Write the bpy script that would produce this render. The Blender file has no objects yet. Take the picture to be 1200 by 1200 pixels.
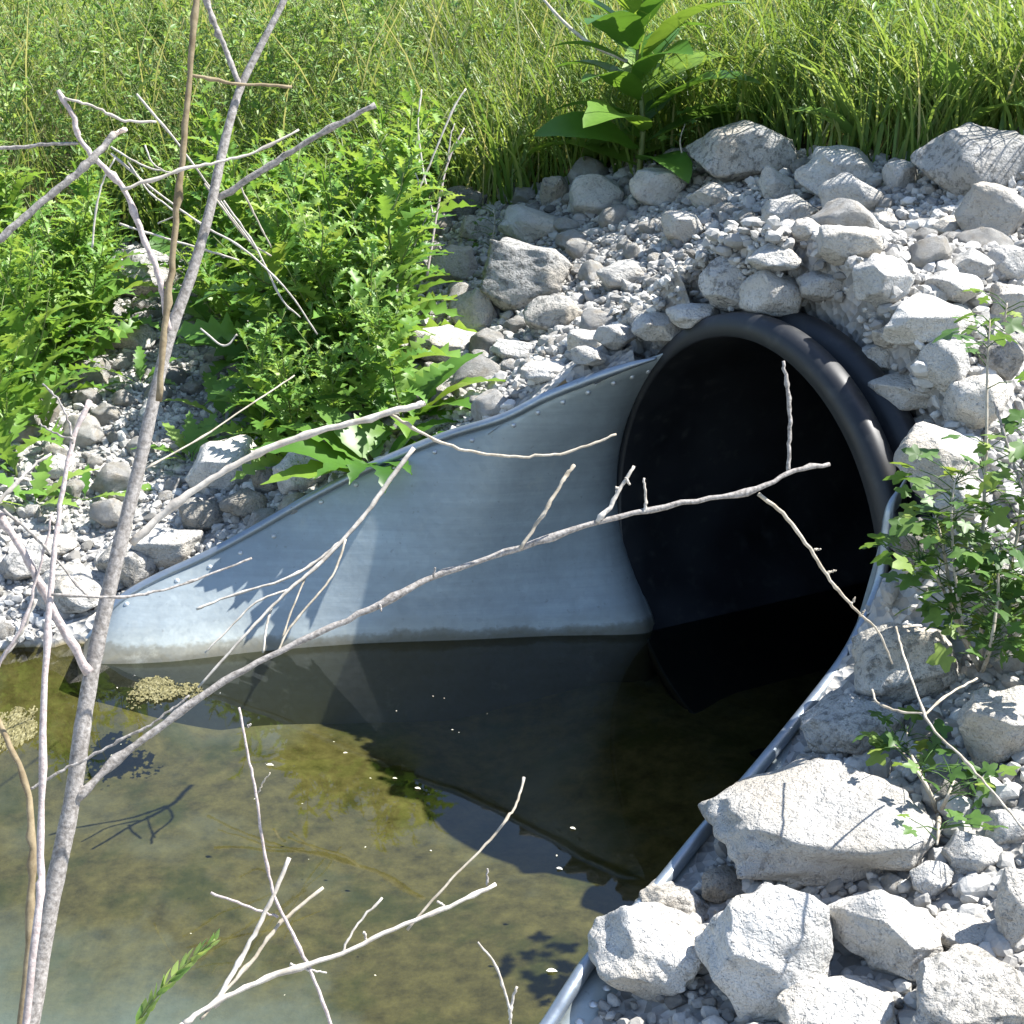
import bpy, math, random
import numpy as np
from mathutils import Vector, Matrix

# ------------------------------------------------------------------ camera, sky, sun, exposure
SC = bpy.context.scene
COL = SC.collection
PITCH, CAM_H, FPX = math.radians(18.90), 1.397, 1700.0
cd = bpy.data.cameras.new('camera'); cam = bpy.data.objects.new('camera', cd); COL.objects.link(cam)
cam.location = (0, 0, CAM_H); cam.rotation_euler = (math.pi / 2 - PITCH, 0, 0)
cd.sensor_width = 36; cd.sensor_fit = 'HORIZONTAL'; cd.lens = 36 * FPX / 1200; cd.clip_start = .05; cd.clip_end = 400
SC.camera = cam
SUN_DIR = Vector((.68, .20, 1.0)).normalized()
w = bpy.data.worlds.new('World'); SC.world = w; w.use_nodes = True
nt = w.node_tree; sky = nt.nodes.new('ShaderNodeTexSky'); sky.sky_type = 'NISHITA'; sky.sun_disc = False
sky.sun_elevation = math.asin(SUN_DIR.z); sky.sun_rotation = math.atan2(SUN_DIR.x, SUN_DIR.y)
sky.dust_density = .6; sky.ozone_density = 2.0
nt.links.new(sky.outputs[0], nt.nodes['Background'].inputs[0]); nt.nodes['Background'].inputs[1].default_value = .10
ld = bpy.data.lights.new('sun', 'SUN'); ld.energy = 5.0; ld.angle = math.radians(.5); ld.color = (1, .97, .92)
sun = bpy.data.objects.new('sun', ld); COL.objects.link(sun)
sun.rotation_euler = SUN_DIR.to_track_quat('Z', 'Y').to_euler(); sun.location = (6, 2, 8)
SC.view_settings.view_transform = 'Standard'; SC.view_settings.look = 'None'
SC.view_settings.exposure = 1.5; SC.view_settings.gamma = 1; SC.view_settings.use_curve_mapping = False

RNG = np.random.default_rng(7); random.seed(7)

# ------------------------------------------------------------------ geometry of the place
C0 = np.array([0.4738, 2.9149, 0.3172]); YAW = math.radians(61.63); LEAN = math.radians(1.3)
DX = np.array([math.sin(YAW), math.cos(YAW), 0.])            # into the pipe
LX = np.array([math.cos(YAW), -math.sin(YAW), 0.])           # across the pipe, to the right bank
def plan(s, l, z=0): p = C0 + s * DX + l * LX; return np.array([p[0], p[1], z])
def ray(u, v):
    a, b = (u - 600) / FPX, (v - 600) / FPX
    return np.array([a, math.cos(PITCH) - b * math.sin(PITCH), -math.sin(PITCH) - b * math.cos(PITCH)])
EYE = np.array([0, 0, CAM_H])
def pt(u, v, depth): return EYE + ray(u, v) * depth
def pix(P):
    q = np.atleast_2d(P) - EYE
    Y = q[:, 1] * math.cos(PITCH) - q[:, 2] * math.sin(PITCH); Z = q[:, 1] * math.sin(PITCH) + q[:, 2] * math.cos(PITCH)
    return 600 + FPX * q[:, 0] / Y, 600 - FPX * Z / Y, Y

RIM_R = [(.035,.457,.60),(.02,.458,.58),(.0,.46,.55),(-.005,.462,.502),(-.02,.47,.412),(-.07,.49,.344),(-.15,.53,.299),(-.28,.58,.245),(-.44,.66,.215),(-.59,.72,.171),(-.72,.78,.139),(-.85,.83,.109),(-.91,.86,.088),(-.97,.885,.054),(-1.06,.92,.02)]
RIM_L = [(.03,-.275,.69),(-.007,-.303,.672),(-.058,-.328,.657),(-.13,-.391,.618),(-.204,-.456,.573),(-.281,-.519,.518),(-.391,-.609,.465),(-.531,-.69,.395),(-.66,-.754,.322),(-.793,-.809,.242),(-.912,-.842,.183),(-1.031,-.871,.134),(-1.112,-.884,.091),(-1.176,-.894,.024),(-1.22,-.91,-.03)]
FOOT_L = [(.03,-.31),(-.03,-.31),(-.21,-.40),(-.40,-.48),(-.58,-.56),(-.69,-.60),(-.86,-.65),(-1.05,-.69),(-1.19,-.75),(-1.24,-.79)]
rimR = np.array([plan(*p) for p in RIM_R]); rimL = np.array([plan(*p) for p in RIM_L])
def cat(P, n):                                                 # Catmull-Rom resample
    P = np.asarray(P, float); m = len(P); Q = np.vstack([2 * P[0] - P[1], P, 2 * P[-1] - P[-2]])
    t = np.linspace(0, m - 1 - 1e-9, n); i = t.astype(int); f = (t - i)[:, None]
    a, b, c, d = Q[i], Q[i + 1], Q[i + 2], Q[i + 3]
    return .5 * (2 * b + (c - a) * f + (2 * a - 5 * b + 4 * c - d) * f ** 2 + (3 * b - a - 3 * c + d) * f ** 3)

# pond outline in plan: along the right wing, the near shore, the far left shore, the left wing
toeR = rimR[-1][:2]; toeL = rimL[-1][:2]
SHORE_N = [toeR, np.array([-.02,1.36]), np.array([-.35,1.12]), np.array([-1.0,.98]), np.array([-2.2,.9]), np.array([-7,.5])]
SHORE_F = [np.array([-7,3.0]), np.array([-2.6,2.95]), np.array([-1.7,3.04]), np.array([-1.3,3.06]), toeL]
IN = .012
inR = np.array([p[:2] - IN * LX[:2] for p in rimR]); inL = np.array([p[:2] + IN * LX[:2] for p in rimL])
POND = np.vstack([[plan(.03, -.43)[:2], plan(.03, .43)[:2]], inR[2:], np.array(SHORE_N[1:]), np.array(SHORE_F[:-1]), inL[::-1][:-2]])
def segdist(x, y, L):
    d = np.full(x.shape, 1e9)
    for a, b in zip(L[:-1], L[1:]):
        ab = b - a; t = np.clip(((x - a[0]) * ab[0] + (y - a[1]) * ab[1]) / (ab @ ab + 1e-12), 0, 1)
        d = np.minimum(d, np.hypot(x - a[0] - t * ab[0], y - a[1] - t * ab[1]))
    return d
def inside(x, y, L):
    r = np.zeros(x.shape, bool); n = len(L)
    for i in range(n):
        a, b = L[i], L[(i + 1) % n]
        c = (a[1] > y) != (b[1] > y)
        with np.errstate(divide='ignore', invalid='ignore'):
            xi = a[0] + (y - a[1]) * (b[0] - a[0]) / (b[1] - a[1])
        r ^= c & (x < xi)
    return r
def fbm(x, y, sc, seed=0, oct=3):
    r = np.random.default_rng(100 + seed); z = np.zeros(np.shape(x)); amp = 1.
    for o in range(oct):
        for k in range(4):
            a = r.uniform(0, 6.28); f = sc * (2 ** o) * r.uniform(.7, 1.3)
            z = z + amp * np.sin(f * (x * math.cos(a) + y * math.sin(a)) + r.uniform(0, 6.28)) / 4
        amp *= .5
    return z
def smax(a, b, k): return .5 * (a + b + np.sqrt((a - b) ** 2 + k * k))
def smin(a, b, k): return .5 * (a + b - np.sqrt((a - b) ** 2 + k * k))
CTRL = np.vstack([rimR[3:-1:1] + LX * .03 - [0, 0, .025], rimL[1:-1:1] - LX * .03 - [0, 0, .03]])
def land(x, y):
    s = (x - C0[0]) * DX[0] + (y - C0[1]) * DX[1]
    z = smax(.45 + .5 * s, .08 + .20 * (y - 3.1), .12)
    z = smax(z, -.02 + .0 * x, .06)
    z = smin(z, 1.18 + .01 * y, .25)
    return z
CRES = CTRL[:, 2] - land(CTRL[:, 0], CTRL[:, 1])
def ground(x, y):
    x = np.asarray(x, float); y = np.asarray(y, float)
    s = (x - C0[0]) * DX[0] + (y - C0[1]) * DX[1]; l = (x - C0[0]) * LX[0] + (y - C0[1]) * LX[1]
    z = land(x, y)
    num = np.zeros(x.shape); den = np.full(x.shape, .15)
    for c, r in zip(CTRL, CRES):
        wgt = np.exp(-((x - c[0]) ** 2 + (y - c[1]) ** 2) / (2 * .16 ** 2)); num += wgt * r; den += wgt
    z = z + num / den
    # gravel heaped over the crown of the pipe
    cover = C0[2] + np.sqrt(np.maximum(.53 ** 2 - l ** 2, 0)) + .03 - .25 * np.maximum(np.abs(l) - .45, 0)
    s0 = np.where(l < -.22, .035, np.where(l < -.05, .10, .165)); m = (np.abs(l) < .53) & (s > s0)
    z = np.where(m, np.maximum(z, cover), z)
    heap = C0[2] + .57 - np.where(l < 0, .60, .64) * np.abs(l) ** 1.2
    hp = np.maximum(z, heap - .25 * np.maximum(s - 1, 0)); sm = np.clip((s + .35) / .45, 0, 1); sm = sm * sm * (3 - 2 * sm)
    z = np.where(l < -.42, z + (hp - z) * sm, np.where(s > s0, hp, np.where((l > .50), z + (hp - z) * np.clip((s + .10) / .2, 0, 1), z)))
    g = np.exp(-((s - .25) / .35) ** 2 - ((l + .25) / .45) ** 2); z = z + .10 * g
    z = z + .012 * fbm(x, y, 9, 1) + .02 * fbm(x, y, 3, 2) * np.clip(y - 3.4, 0, 1)
    # shores
    dn = segdist(x, y, SHORE_N); df = segdist(x, y, SHORE_F); near = np.minimum(dn, df)
    ins = inside(x, y, POND)
    zb = -.17 + .03 * fbm(x, y, 3.2, 3) - .06 * np.clip(near - .3, 0, 1)
    zb = np.maximum(zb, -.02 - .38 * near)
    kk = np.clip((s + .45) / .35, 0, 1); zb = zb * (1 - kk) - .118 * kk
    near_bank = np.clip(.30 * dn, 0, .35)
    isn = (y < 1.65) & (x < .35)
    z = np.where(isn, np.maximum(np.minimum(z, .05 + .5 * dn), near_bank), z)
    z = np.where((df < .6) & (x < -1.1), np.minimum(np.maximum(z, .02), .02 + .45 * df), z)
    z = np.maximum(z, .012)
    return np.where(ins, zb, z)
def hit(u, v, up=0.):
    t = np.linspace(.8, 14, 2640); P = EYE[None] + ray(u, v)[None] * t[:, None]
    g = ground(P[:, 0], P[:, 1]); g = np.where(g < 0, 0, g) + up
    k = np.argmax(P[:, 2] < g); return P[k], t[k]

# ------------------------------------------------------------------ scene helpers
def tag(o, label=None, cat=None, group=None, kind=None):
    if label: o['label'] = label
    if cat: o['category'] = cat
    if group: o['group'] = group
    if kind: o['kind'] = kind
    return o
def empty(name, loc, label, cat, group=None):
    o = bpy.data.objects.new(name, None); COL.objects.link(o); o.location = loc; o.empty_display_size = .05
    return tag(o, label, cat, group)
def link(name, me, mat, parent=None, loc=None):
    o = bpy.data.objects.new(name, me); COL.objects.link(o)
    if mat is not None and not me.materials: me.materials.append(mat)
    if parent is not None: o.parent = parent
    if loc is not None: o.location = loc
    return o
def mesh(name, V, F, smooth=True, tint=None):
    """V (n,3); F list of arrays of equal-length faces; tint: per-vertex float"""
    me = bpy.data.meshes.new(name); V = np.asarray(V, np.float32)
    me.vertices.add(len(V)); me.vertices.foreach_set('co', V.ravel())
    li = np.concatenate([np.asarray(f, np.int32).ravel() for f in F]); tot = np.concatenate([np.full(len(f), np.asarray(f).shape[1], np.int32) for f in F])
    st = np.concatenate([[0], np.cumsum(tot)[:-1]]).astype(np.int32)
    me.loops.add(len(li)); me.loops.foreach_set('vertex_index', li)
    me.polygons.add(len(tot)); me.polygons.foreach_set('loop_start', st); me.polygons.foreach_set('loop_total', tot)
    me.polygons.foreach_set('use_smooth', np.full(len(tot), smooth))
    if tint is not None:
        a = me.attributes.new('tint', 'FLOAT', 'POINT'); a.data.foreach_set('value', np.asarray(tint, np.float32))
    me.update(calc_edges=True); me.validate(); return me
class MB:
    def __init__(s): s.V = []; s.F = {}; s.T = []; s.n = 0
    def add(s, V, F, t=0.):
        V = np.asarray(V, float)
        for f in F:
            f = np.asarray(f, int); s.F.setdefault(f.shape[1], []).append(f + s.n)
        s.V.append(V); s.T.append(np.full(len(V), t) if np.isscalar(t) else t); s.n += len(V)
    def me(s, name, smooth=True):
        return mesh(name, np.vstack(s.V), [np.vstack(f) for f in s.F.values()], smooth, np.concatenate(s.T))
def tube(P, R, n=7, cap=True):
    P = np.asarray(P, float); R = np.broadcast_to(np.asarray(R, float), (len(P),))
    T = np.gradient(P, axis=0); T /= np.linalg.norm(T, axis=1)[:, None] + 1e-12
    N = np.cross(T[0], [0, 0, 1.]); 
    if np.linalg.norm(N) < 1e-3: N = np.cross(T[0], [1., 0, 0])
    N /= np.linalg.norm(N); V = []
    a = np.linspace(0, 2 * np.pi, n, endpoint=False)
    for i in range(len(P)):
        N = N - T[i] * (N @ T[i]); N /= np.linalg.norm(N) + 1e-12; B = np.cross(T[i], N)
        V.append(P[i] + R[i] * (np.cos(a)[:, None] * N + np.sin(a)[:, None] * B))
    V = np.vstack(V); k = len(P); i, j = np.meshgrid(np.arange(k - 1), np.arange(n), indexing='ij'); j2 = (j + 1) % n
    F = [np.stack([i * n + j, i * n + j2, (i + 1) * n + j2, (i + 1) * n + j], -1).reshape(-1, 4)]
    if cap:
        F.append(np.arange(n)[::-1][None]); F.append((np.arange(n) + (k - 1) * n)[None])
    return V, F
def ico(sub):
    import bmesh
    bm = bmesh.new(); bmesh.ops.create_icosphere(bm, subdivisions=sub, radius=1)
    V = np.array([v.co[:] for v in bm.verts]); F = np.array([[v.index for v in f.verts] for f in bm.faces]); bm.free(); return V, F
ICO = {k: ico(k) for k in (1, 2, 3, 4, 5)}

# ------------------------------------------------------------------ materials
def newmat(name):
    m = bpy.data.materials.new(name); m.use_nodes = True; nt = m.node_tree
    return m, nt, nt.nodes['Principled BSDF']
def N(nt, t, **k):
    n = nt.nodes.new('ShaderNode' + t)
    for a, b in k.items():
        if a in n.inputs.keys() if isinstance(a, str) else False: n.inputs[a].default_value = b
        else: setattr(n, a, b)
    return n
def ramp(nt, fac, stops):
    r = nt.nodes.new('ShaderNodeValToRGB'); e = r.color_ramp.elements
    while len(e) < len(stops): e.new(.5)
    for x, (p, c) in zip(e, stops): x.position = p; x.color = (*c, 1) if len(c) == 3 else c
    nt.links.new(fac, r.inputs[0]); return r.outputs[0]
def noise(nt, co, scale, detail=4, rough=.55):
    n = nt.nodes.new('ShaderNodeTexNoise'); n.inputs['Scale'].default_value = scale; n.inputs['Detail'].default_value = detail; n.inputs['Roughness'].default_value = rough
    if co is not None: nt.links.new(co, n.inputs['Vector'])
    return n.outputs['Fac']
def mixc(nt, fac, a, b, mode='MIX'):
    m = nt.nodes.new('ShaderNodeMix'); m.data_type = 'RGBA'; m.blend_type = mode
    for i, x in ((0, fac), (6, a), (7, b)):
        if isinstance(x, (int, float)): m.inputs[i].default_value = x
        elif isinstance(x, tuple): m.inputs[i].default_value = (*x, 1)
        else: nt.links.new(x, m.inputs[i])
    return m.outputs[2]
def math_(nt, op, a, b=None, clamp=False):
    m = nt.nodes.new('ShaderNodeMath'); m.operation = op; m.use_clamp = clamp
    for i, x in ((0, a), (1, b)):
        if x is None: continue
        if isinstance(x, (int, float)): m.inputs[i].default_value = x
        else: nt.links.new(x, m.inputs[i])
    return m.outputs[0]
def bump(nt, h, strength, dist, b, prev=None):
    n = nt.nodes.new('ShaderNodeBump'); n.inputs['Strength'].default_value = strength; n.inputs['Distance'].default_value = dist
    nt.links.new(h, n.inputs['Height'])
    if prev is not None: nt.links.new(prev, n.inputs['Normal'])
    nt.links.new(n.outputs[0], b.inputs['Normal']); return n.outputs[0]
def coords(nt): return nt.nodes.new('ShaderNodeTexCoord').outputs['Object']
def geo_pos(nt): return nt.nodes.new('ShaderNodeNewGeometry').outputs['Position']
def attr(nt, n): a = nt.nodes.new('ShaderNodeAttribute'); a.attribute_name = n; return a.outputs['Fac']

def rock_mat(name, base, dark, lichen, warm=(.46,.40,.31)):
    m, nt, b = newmat(name); co = coords(nt); oi = nt.nodes.new('ShaderNodeObjectInfo')
    vec = nt.nodes.new('ShaderNodeVectorMath'); vec.operation = 'ADD'; nt.links.new(co, vec.inputs[0])
    sc = nt.nodes.new('ShaderNodeVectorMath'); sc.operation = 'SCALE'; nt.links.new(oi.outputs['Random'], sc.inputs['Scale']); sc.inputs[0].default_value = (37, 71, 53); nt.links.new(sc.outputs[0], vec.inputs[1])
    co = vec.outputs[0]
    n1 = noise(nt, co, 9, 6, .6); n2 = noise(nt, co, 55, 5, .65); n3 = noise(nt, co, 170, 3, .6); n4 = noise(nt, co, 5, 3, .5)
    c = ramp(nt, n1, [(.3, tuple(x * .74 for x in base)), (.55, base), (.75, tuple(min(1, x * 1.12) for x in base))])
    c = mixc(nt, ramp(nt, n4, [(.45, (0,0,0)), (.70, (.7,.7,.7))]), c, warm)
    sp = ramp(nt, n2, [(.60 - lichen * .12, (0,0,0)), (.70 - lichen * .1, (1,1,1))])
    c = mixc(nt, math_(nt, 'MULTIPLY', sp, .35 + .45 * lichen), c, dark)
    c = mixc(nt, ramp(nt, n3, [(.60, (0,0,0)), (.70, (.55,.55,.55))]), c, dark)
    v = math_(nt, 'ADD', math_(nt, 'MULTIPLY', oi.outputs['Random'], .30), .82)
    cc = nt.nodes.new('ShaderNodeVectorMath'); cc.operation = 'SCALE'; nt.links.new(c, cc.inputs[0]); nt.links.new(v, cc.inputs['Scale'])
    nt.links.new(cc.outputs[0], b.inputs['Base Color']); b.inputs['Roughness'].default_value = .95; b.inputs['Specular IOR Level'].default_value = .15
    vo = nt.nodes.new('ShaderNodeTexVoronoi'); vo.inputs['Scale'].default_value = 60; nt.links.new(co, vo.inputs['Vector'])
    p = bump(nt, n2, 1.0, .016, b); p = bump(nt, n3, .9, .005, b, p); bump(nt, vo.outputs['Distance'], .35, .004, b, p)
    return m
M = {}
M['rock'] = rock_mat('limestone', (.545,.53,.495), (.20,.19,.175), .3)
M['rock_lichen'] = rock_mat('lichened_limestone', (.47,.46,.435), (.13,.13,.12), .8)
M['rock_dark'] = rock_mat('dark_limestone', (.22,.215,.20), (.08,.08,.075), .5)  # darker limestone for the dull, dim and dark stones
def gravel_mat():
    m, nt, b = newmat('gravel_stone'); t = attr(nt, 'tint'); co = coords(nt)
    c = ramp(nt, t, [(0, (.13,.125,.115)), (.35, (.30,.29,.27)), (.7, (.43,.42,.395)), (1, (.58,.565,.53))])
    n = noise(nt, co, 120, 4); c = mixc(nt, ramp(nt, n, [(.5, (0,0,0)), (.75, (.5,.5,.5))]), c, (.22,.21,.19))
    nt.links.new(c, b.inputs['Base Color']); b.inputs['Roughness'].default_value = .95; b.inputs['Specular IOR Level'].default_value = .15
    bump(nt, n, .6, .003, b); return m
M['gravel'] = gravel_mat()
def ground_mat():
    m, nt, b = newmat('earth_gravel_and_silt'); co = geo_pos(nt); g = attr(nt, 'gravel'); 
    sx = nt.nodes.new('ShaderNodeSeparateXYZ'); nt.links.new(co, sx.inputs[0])
    n1 = noise(nt, co, 14, 6); n2 = noise(nt, co, 60, 5); vo = nt.nodes.new('ShaderNodeTexVoronoi'); vo.inputs['Scale'].default_value = 55; nt.links.new(co, vo.inputs['Vector'])
    soil = ramp(nt, n1, [(.3, (.030,.024,.014)), (.7, (.085,.070,.040))])
    sep = nt.nodes.new('ShaderNodeSeparateColor'); nt.links.new(vo.outputs['Color'], sep.inputs[0])
    gr = ramp(nt, sep.outputs[0], [(0, (.22,.215,.20)), (1, (.48,.46,.43))])
    top = mixc(nt, g, soil, gr)
    # pond floor: olive silt, green algae carpets, pale grey silt
    a = noise(nt, co, 2.6, 5, .6); al = noise(nt, co, 7, 6, .62); fine = noise(nt, co, 22, 8, .72)
    pond = ramp(nt, fine, [(.3, (.070,.055,.020)), (.7, (.23,.180,.070))])
    pond = mixc(nt, ramp(nt, al, [(.50, (0,0,0)), (.64, (.6,.6,.6))]), pond, (.050,.062,.012))
    silt = ramp(nt, a, [(.52, (0,0,0)), (.66, (.5,.5,.5))])
    pond = mixc(nt, silt, pond, (.20,.19,.15))
    # pale silt with blue sky sheen painted in, towards the near left shore
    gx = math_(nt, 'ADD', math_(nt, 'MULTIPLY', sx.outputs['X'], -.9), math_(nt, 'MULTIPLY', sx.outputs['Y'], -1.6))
    silt_sheen = math_(nt, 'ADD', gx, math_(nt, 'MULTIPLY', a, 1.0))
    pond = mixc(nt, ramp(nt, math_(nt, 'ADD', silt_sheen, 2.86), [(.30, (0,0,0)), (.95, (.85,.85,.85))]), pond, (.30,.34,.38))
    under = ramp(nt, math_(nt, 'ADD', math_(nt, 'MULTIPLY', sx.outputs['Z'], 18), .5), [(.45, (1,1,1)), (.75, (0,0,0))])
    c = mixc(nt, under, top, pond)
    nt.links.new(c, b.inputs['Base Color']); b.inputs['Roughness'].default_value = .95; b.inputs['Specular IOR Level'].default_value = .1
    hgt = math_(nt, 'MULTIPLY', vo.outputs['Distance'], math_(nt, 'SUBTRACT', 1.0, under)); p = bump(nt, hgt, .6, .02, b); bump(nt, n2, .3, .008, b, p)
    return m
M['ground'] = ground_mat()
def water_mat():
    m = bpy.data.materials.new('still_water'); m.use_nodes = True; nt = m.node_tree; nt.nodes.remove(nt.nodes['Principled BSDF'])
    out = nt.nodes['Material Output']; tr = nt.nodes.new('ShaderNodeBsdfTransparent'); tr.inputs[0].default_value = (.58,.63,.56, 1)
    gl = nt.nodes.new('ShaderNodeBsdfGlossy'); gl.inputs['Roughness'].default_value = .02
    fr = nt.nodes.new('ShaderNodeFresnel'); fr.inputs['IOR'].default_value = 1.5
    mx = nt.nodes.new('ShaderNodeMixShader'); nt.links.new(fr.outputs[0], mx.inputs[0]); nt.links.new(tr.outputs[0], mx.inputs[1]); nt.links.new(gl.outputs[0], mx.inputs[2])
    co = geo_pos(nt); n = noise(nt, co, 3, 2)
    bp = nt.nodes.new('ShaderNodeBump'); bp.inputs['Strength'].default_value = .05; bp.inputs['Distance'].default_value = .03; nt.links.new(n, bp.inputs['Height'])
    nt.links.new(bp.outputs[0], gl.inputs['Normal']); nt.links.new(mx.outputs[0], out.inputs['Surface']); return m
M['water'] = water_mat()
def zinc_mat(name, stain=True, base=(.345,.395,.405), rough=.50, metal=.40):
    m, nt, b = newmat(name); co = geo_pos(nt)
    mp = nt.nodes.new('ShaderNodeMapping'); nt.links.new(co, mp.inputs[0]); mp.inputs['Rotation'].default_value = (0, math.radians(-14), 0); mp.inputs['Scale'].default_value = (2.0, 2.0, 38)
    st = noise(nt, mp.outputs[0], 1.0, 6, .7); n1 = noise(nt, co, 4, 5, .6); n2 = noise(nt, co, 70, 4)
    c = ramp(nt, n1, [(.3, tuple(x * .72 for x in base)), (.6, base), (.8, tuple(min(1, x * 1.18) for x in base))])
    c = mixc(nt, ramp(nt, st, [(.42, (.45,.45,.45)), (.62, (0,0,0))]), c, tuple(x * .68 for x in base))
    c = mixc(nt, ramp(nt, n2, [(.66, (0,0,0)), (.75, (.5,.5,.5))]), c, (.16,.16,.15))
    if stain:
        sx = nt.nodes.new('ShaderNodeSeparateXYZ'); nt.links.new(co, sx.inputs[0])
        h = math_(nt, 'ADD', math_(nt, 'MULTIPLY', sx.outputs['Z'], 14), math_(nt, 'MULTIPLY', n1, .9)); h = math_(nt, 'ADD', h, -.46)
        h = math_(nt, 'ADD', h, math_(nt, 'MULTIPLY', n2, .25))
        c = mixc(nt, ramp(nt, h, [(.22, (1,1,1)), (.40, (.75,.75,.75)), (.52, (0,0,0))]), c, (.055,.042,.022))
        c = mixc(nt, ramp(nt, h, [(.45, (.30,.30,.30)), (1.0, (0,0,0))]), c, (.36,.37,.30))
    nt.links.new(c, b.inputs['Base Color']); b.inputs['Metallic'].default_value = metal; b.inputs['Roughness'].default_value = rough
    vs = nt.nodes.new('ShaderNodeTexVoronoi'); vs.inputs['Scale'].default_value = 75; nt.links.new(co, vs.inputs['Vector'])
    sp = nt.nodes.new('ShaderNodeSeparateColor'); nt.links.new(vs.outputs['Color'], sp.inputs[0])
    nt.links.new(ramp(nt, sp.outputs[0], [(0, (rough - .05,) * 3), (1, (rough + .07,) * 3)]), b.inputs['Roughness'])
    c2 = mixc(nt, ramp(nt, sp.outputs[1], [(.1, (.12,.12,.12)), (.8, (0,0,0))]), c, (.20,.22,.22)); sc3 = noise(nt, co, 9, 6, .7)
    c2 = mixc(nt, ramp(nt, sc3, [(.60, (0,0,0)), (.72, (.35,.35,.35))]), c2, (.42,.43,.38)); nt.links.new(c2, b.inputs['Base Color'])
    p = bump(nt, st, .12, .002, b); bump(nt, n1, .25, .02, b, p); return m
M['zinc'] = zinc_mat('weathered_galvanised_steel'); M['rim'] = zinc_mat('galvanised_rim', False, (.34,.39,.44), .38, .7); M['rivet'] = zinc_mat('galvanised_bolt', False, (.62,.64,.65), .4, .5)
def hdpe_mat():
    m, nt, b = newmat('black_plastic'); co = geo_pos(nt); n = noise(nt, co, 30, 5); n1 = noise(nt, co, 5, 4)
    c = ramp(nt, n1, [(.3, (.006,.007,.009)), (.8, (.016,.018,.022))]); c = mixc(nt, ramp(nt, n, [(.55, (0,0,0)), (.8, (.5,.5,.5))]), c, (.06,.06,.055))
    nt.links.new(c, b.inputs['Base Color']); r = ramp(nt, n1, [(.3, (.42,.42,.42)), (.7, (.62,.62,.62))]); nt.links.new(r, b.inputs['Roughness']); bump(nt, n, .12, .002, b); return m
M['hdpe'] = hdpe_mat()
def leaf_mat(name, c0, c1, c2, trans=.45, rough=.45, spec=.35):
    m, nt, b = newmat(name); t = attr(nt, 'tint'); co = geo_pos(nt)
    c = ramp(nt, t, [(0, c0), (.55, c1), (1, c2)]); n = noise(nt, co, 35, 3); c = mixc(nt, ramp(nt, n, [(.4, (0,0,0)), (.8, (.4,.4,.4))]), c, tuple(x * .55 for x in c1))
    nt.links.new(c, b.inputs['Base Color']); b.inputs['Roughness'].default_value = rough; b.inputs['Specular IOR Level'].default_value = spec
    tl = nt.nodes.new('ShaderNodeBsdfTranslucent'); g = nt.nodes.new('ShaderNodeGamma'); g.inputs[1].default_value = .80; nt.links.new(c, g.inputs[0])
    mul = mixc(nt, 1.0, g.outputs[0], (1.0, .95, .45), 'MULTIPLY'); nt.links.new(mul, tl.inputs[0])
    mx = nt.nodes.new('ShaderNodeMixShader'); mx.inputs[0].default_value = trans; nt.links.new(b.outputs[0], mx.inputs[1]); nt.links.new(tl.outputs[0], mx.inputs[2])
    nt.links.new(mx.outputs[0], nt.nodes['Material Output'].inputs['Surface']); return m
M['grass'] = leaf_mat('grass_blade', (.080,.165,.034), (.20,.30,.070), (.48,.45,.25), .42)
M['weed'] = leaf_mat('weed_leaf', (.075,.165,.038), (.17,.30,.075), (.34,.43,.13), .42)
M['thistle'] = leaf_mat('thistle_leaf', (.065,.17,.028), (.145,.29,.050), (.30,.42,.10), .42)
M['dock'] = leaf_mat('broad_leaf', (.040,.115,.018), (.085,.20,.028), (.19,.31,.045), .38, .4)
M['sapling'] = leaf_mat('sapling_leaf', (.045,.105,.024), (.10,.20,.045), (.26,.34,.07), .42)
M['stem'] = leaf_mat('green_stem', (.10,.15,.04), (.16,.19,.06), (.26,.24,.10), .05)
def bark_mat(name, a, bcol, sc=60):
    m, nt, b = newmat(name); co = geo_pos(nt); n = noise(nt, co, sc, 5, .65); n1 = noise(nt, co, 14, 3)
    c = ramp(nt, n, [(.35, a), (.65, bcol)]); c = mixc(nt, ramp(nt, n1, [(.55, (0,0,0)), (.8, (.5,.5,.5))]), c, tuple(x * .5 for x in a))
    nt.links.new(c, b.inputs['Base Color']); b.inputs['Roughness'].default_value = .85; b.inputs['Specular IOR Level'].default_value = .2; bump(nt, n, .5, .002, b); return m
M['bark'] = bark_mat('grey_bark', (.15,.135,.12), (.36,.335,.31), 230); M['bark_pale'] = bark_mat('pale_dry_bark', (.33,.295,.25), (.54,.50,.44)); M['bark_brown'] = bark_mat('brown_bark', (.14,.105,.06), (.26,.21,.13))
M['bark_pink'] = bark_mat('pinkish_bark', (.30,.245,.23), (.48,.42,.395), 230); M['cut'] = bark_mat('cut_wood', (.55,.35,.25), (.75,.70,.62)); M['twig_dry'] = bark_mat('dry_twig', (.28,.24,.18), (.48,.43,.35))
M['algae'] = leaf_mat('algae_scum', (.055,.050,.018), (.14,.125,.05), (.27,.25,.14), .1, .8)
M['fleck'] = leaf_mat('floating_fleck', (.5,.5,.4), (.6,.55,.4), (.7,.7,.62), .1, .8)

# ------------------------------------------------------------------ ground
def axis(fine0, fine1, step, far0, far1):
    a = list(np.arange(fine0, fine1 + 1e-6, step)); s = step; x = a[-1]
    while x < far1: s *= 1.16; x += s; a.append(x)
    s = step; x = a[0]; b = []
    while x > far0: s *= 1.16; x -= s; b.append(x)
    return np.array(b[::-1] + a)
xs = axis(-2.3, 2.2, .022, -90, 90); ys = axis(.5, 6.2, .024, -20, 160)
GX, GY = np.meshgrid(xs, ys, indexing='ij'); GZ = ground(GX, GY)
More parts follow.
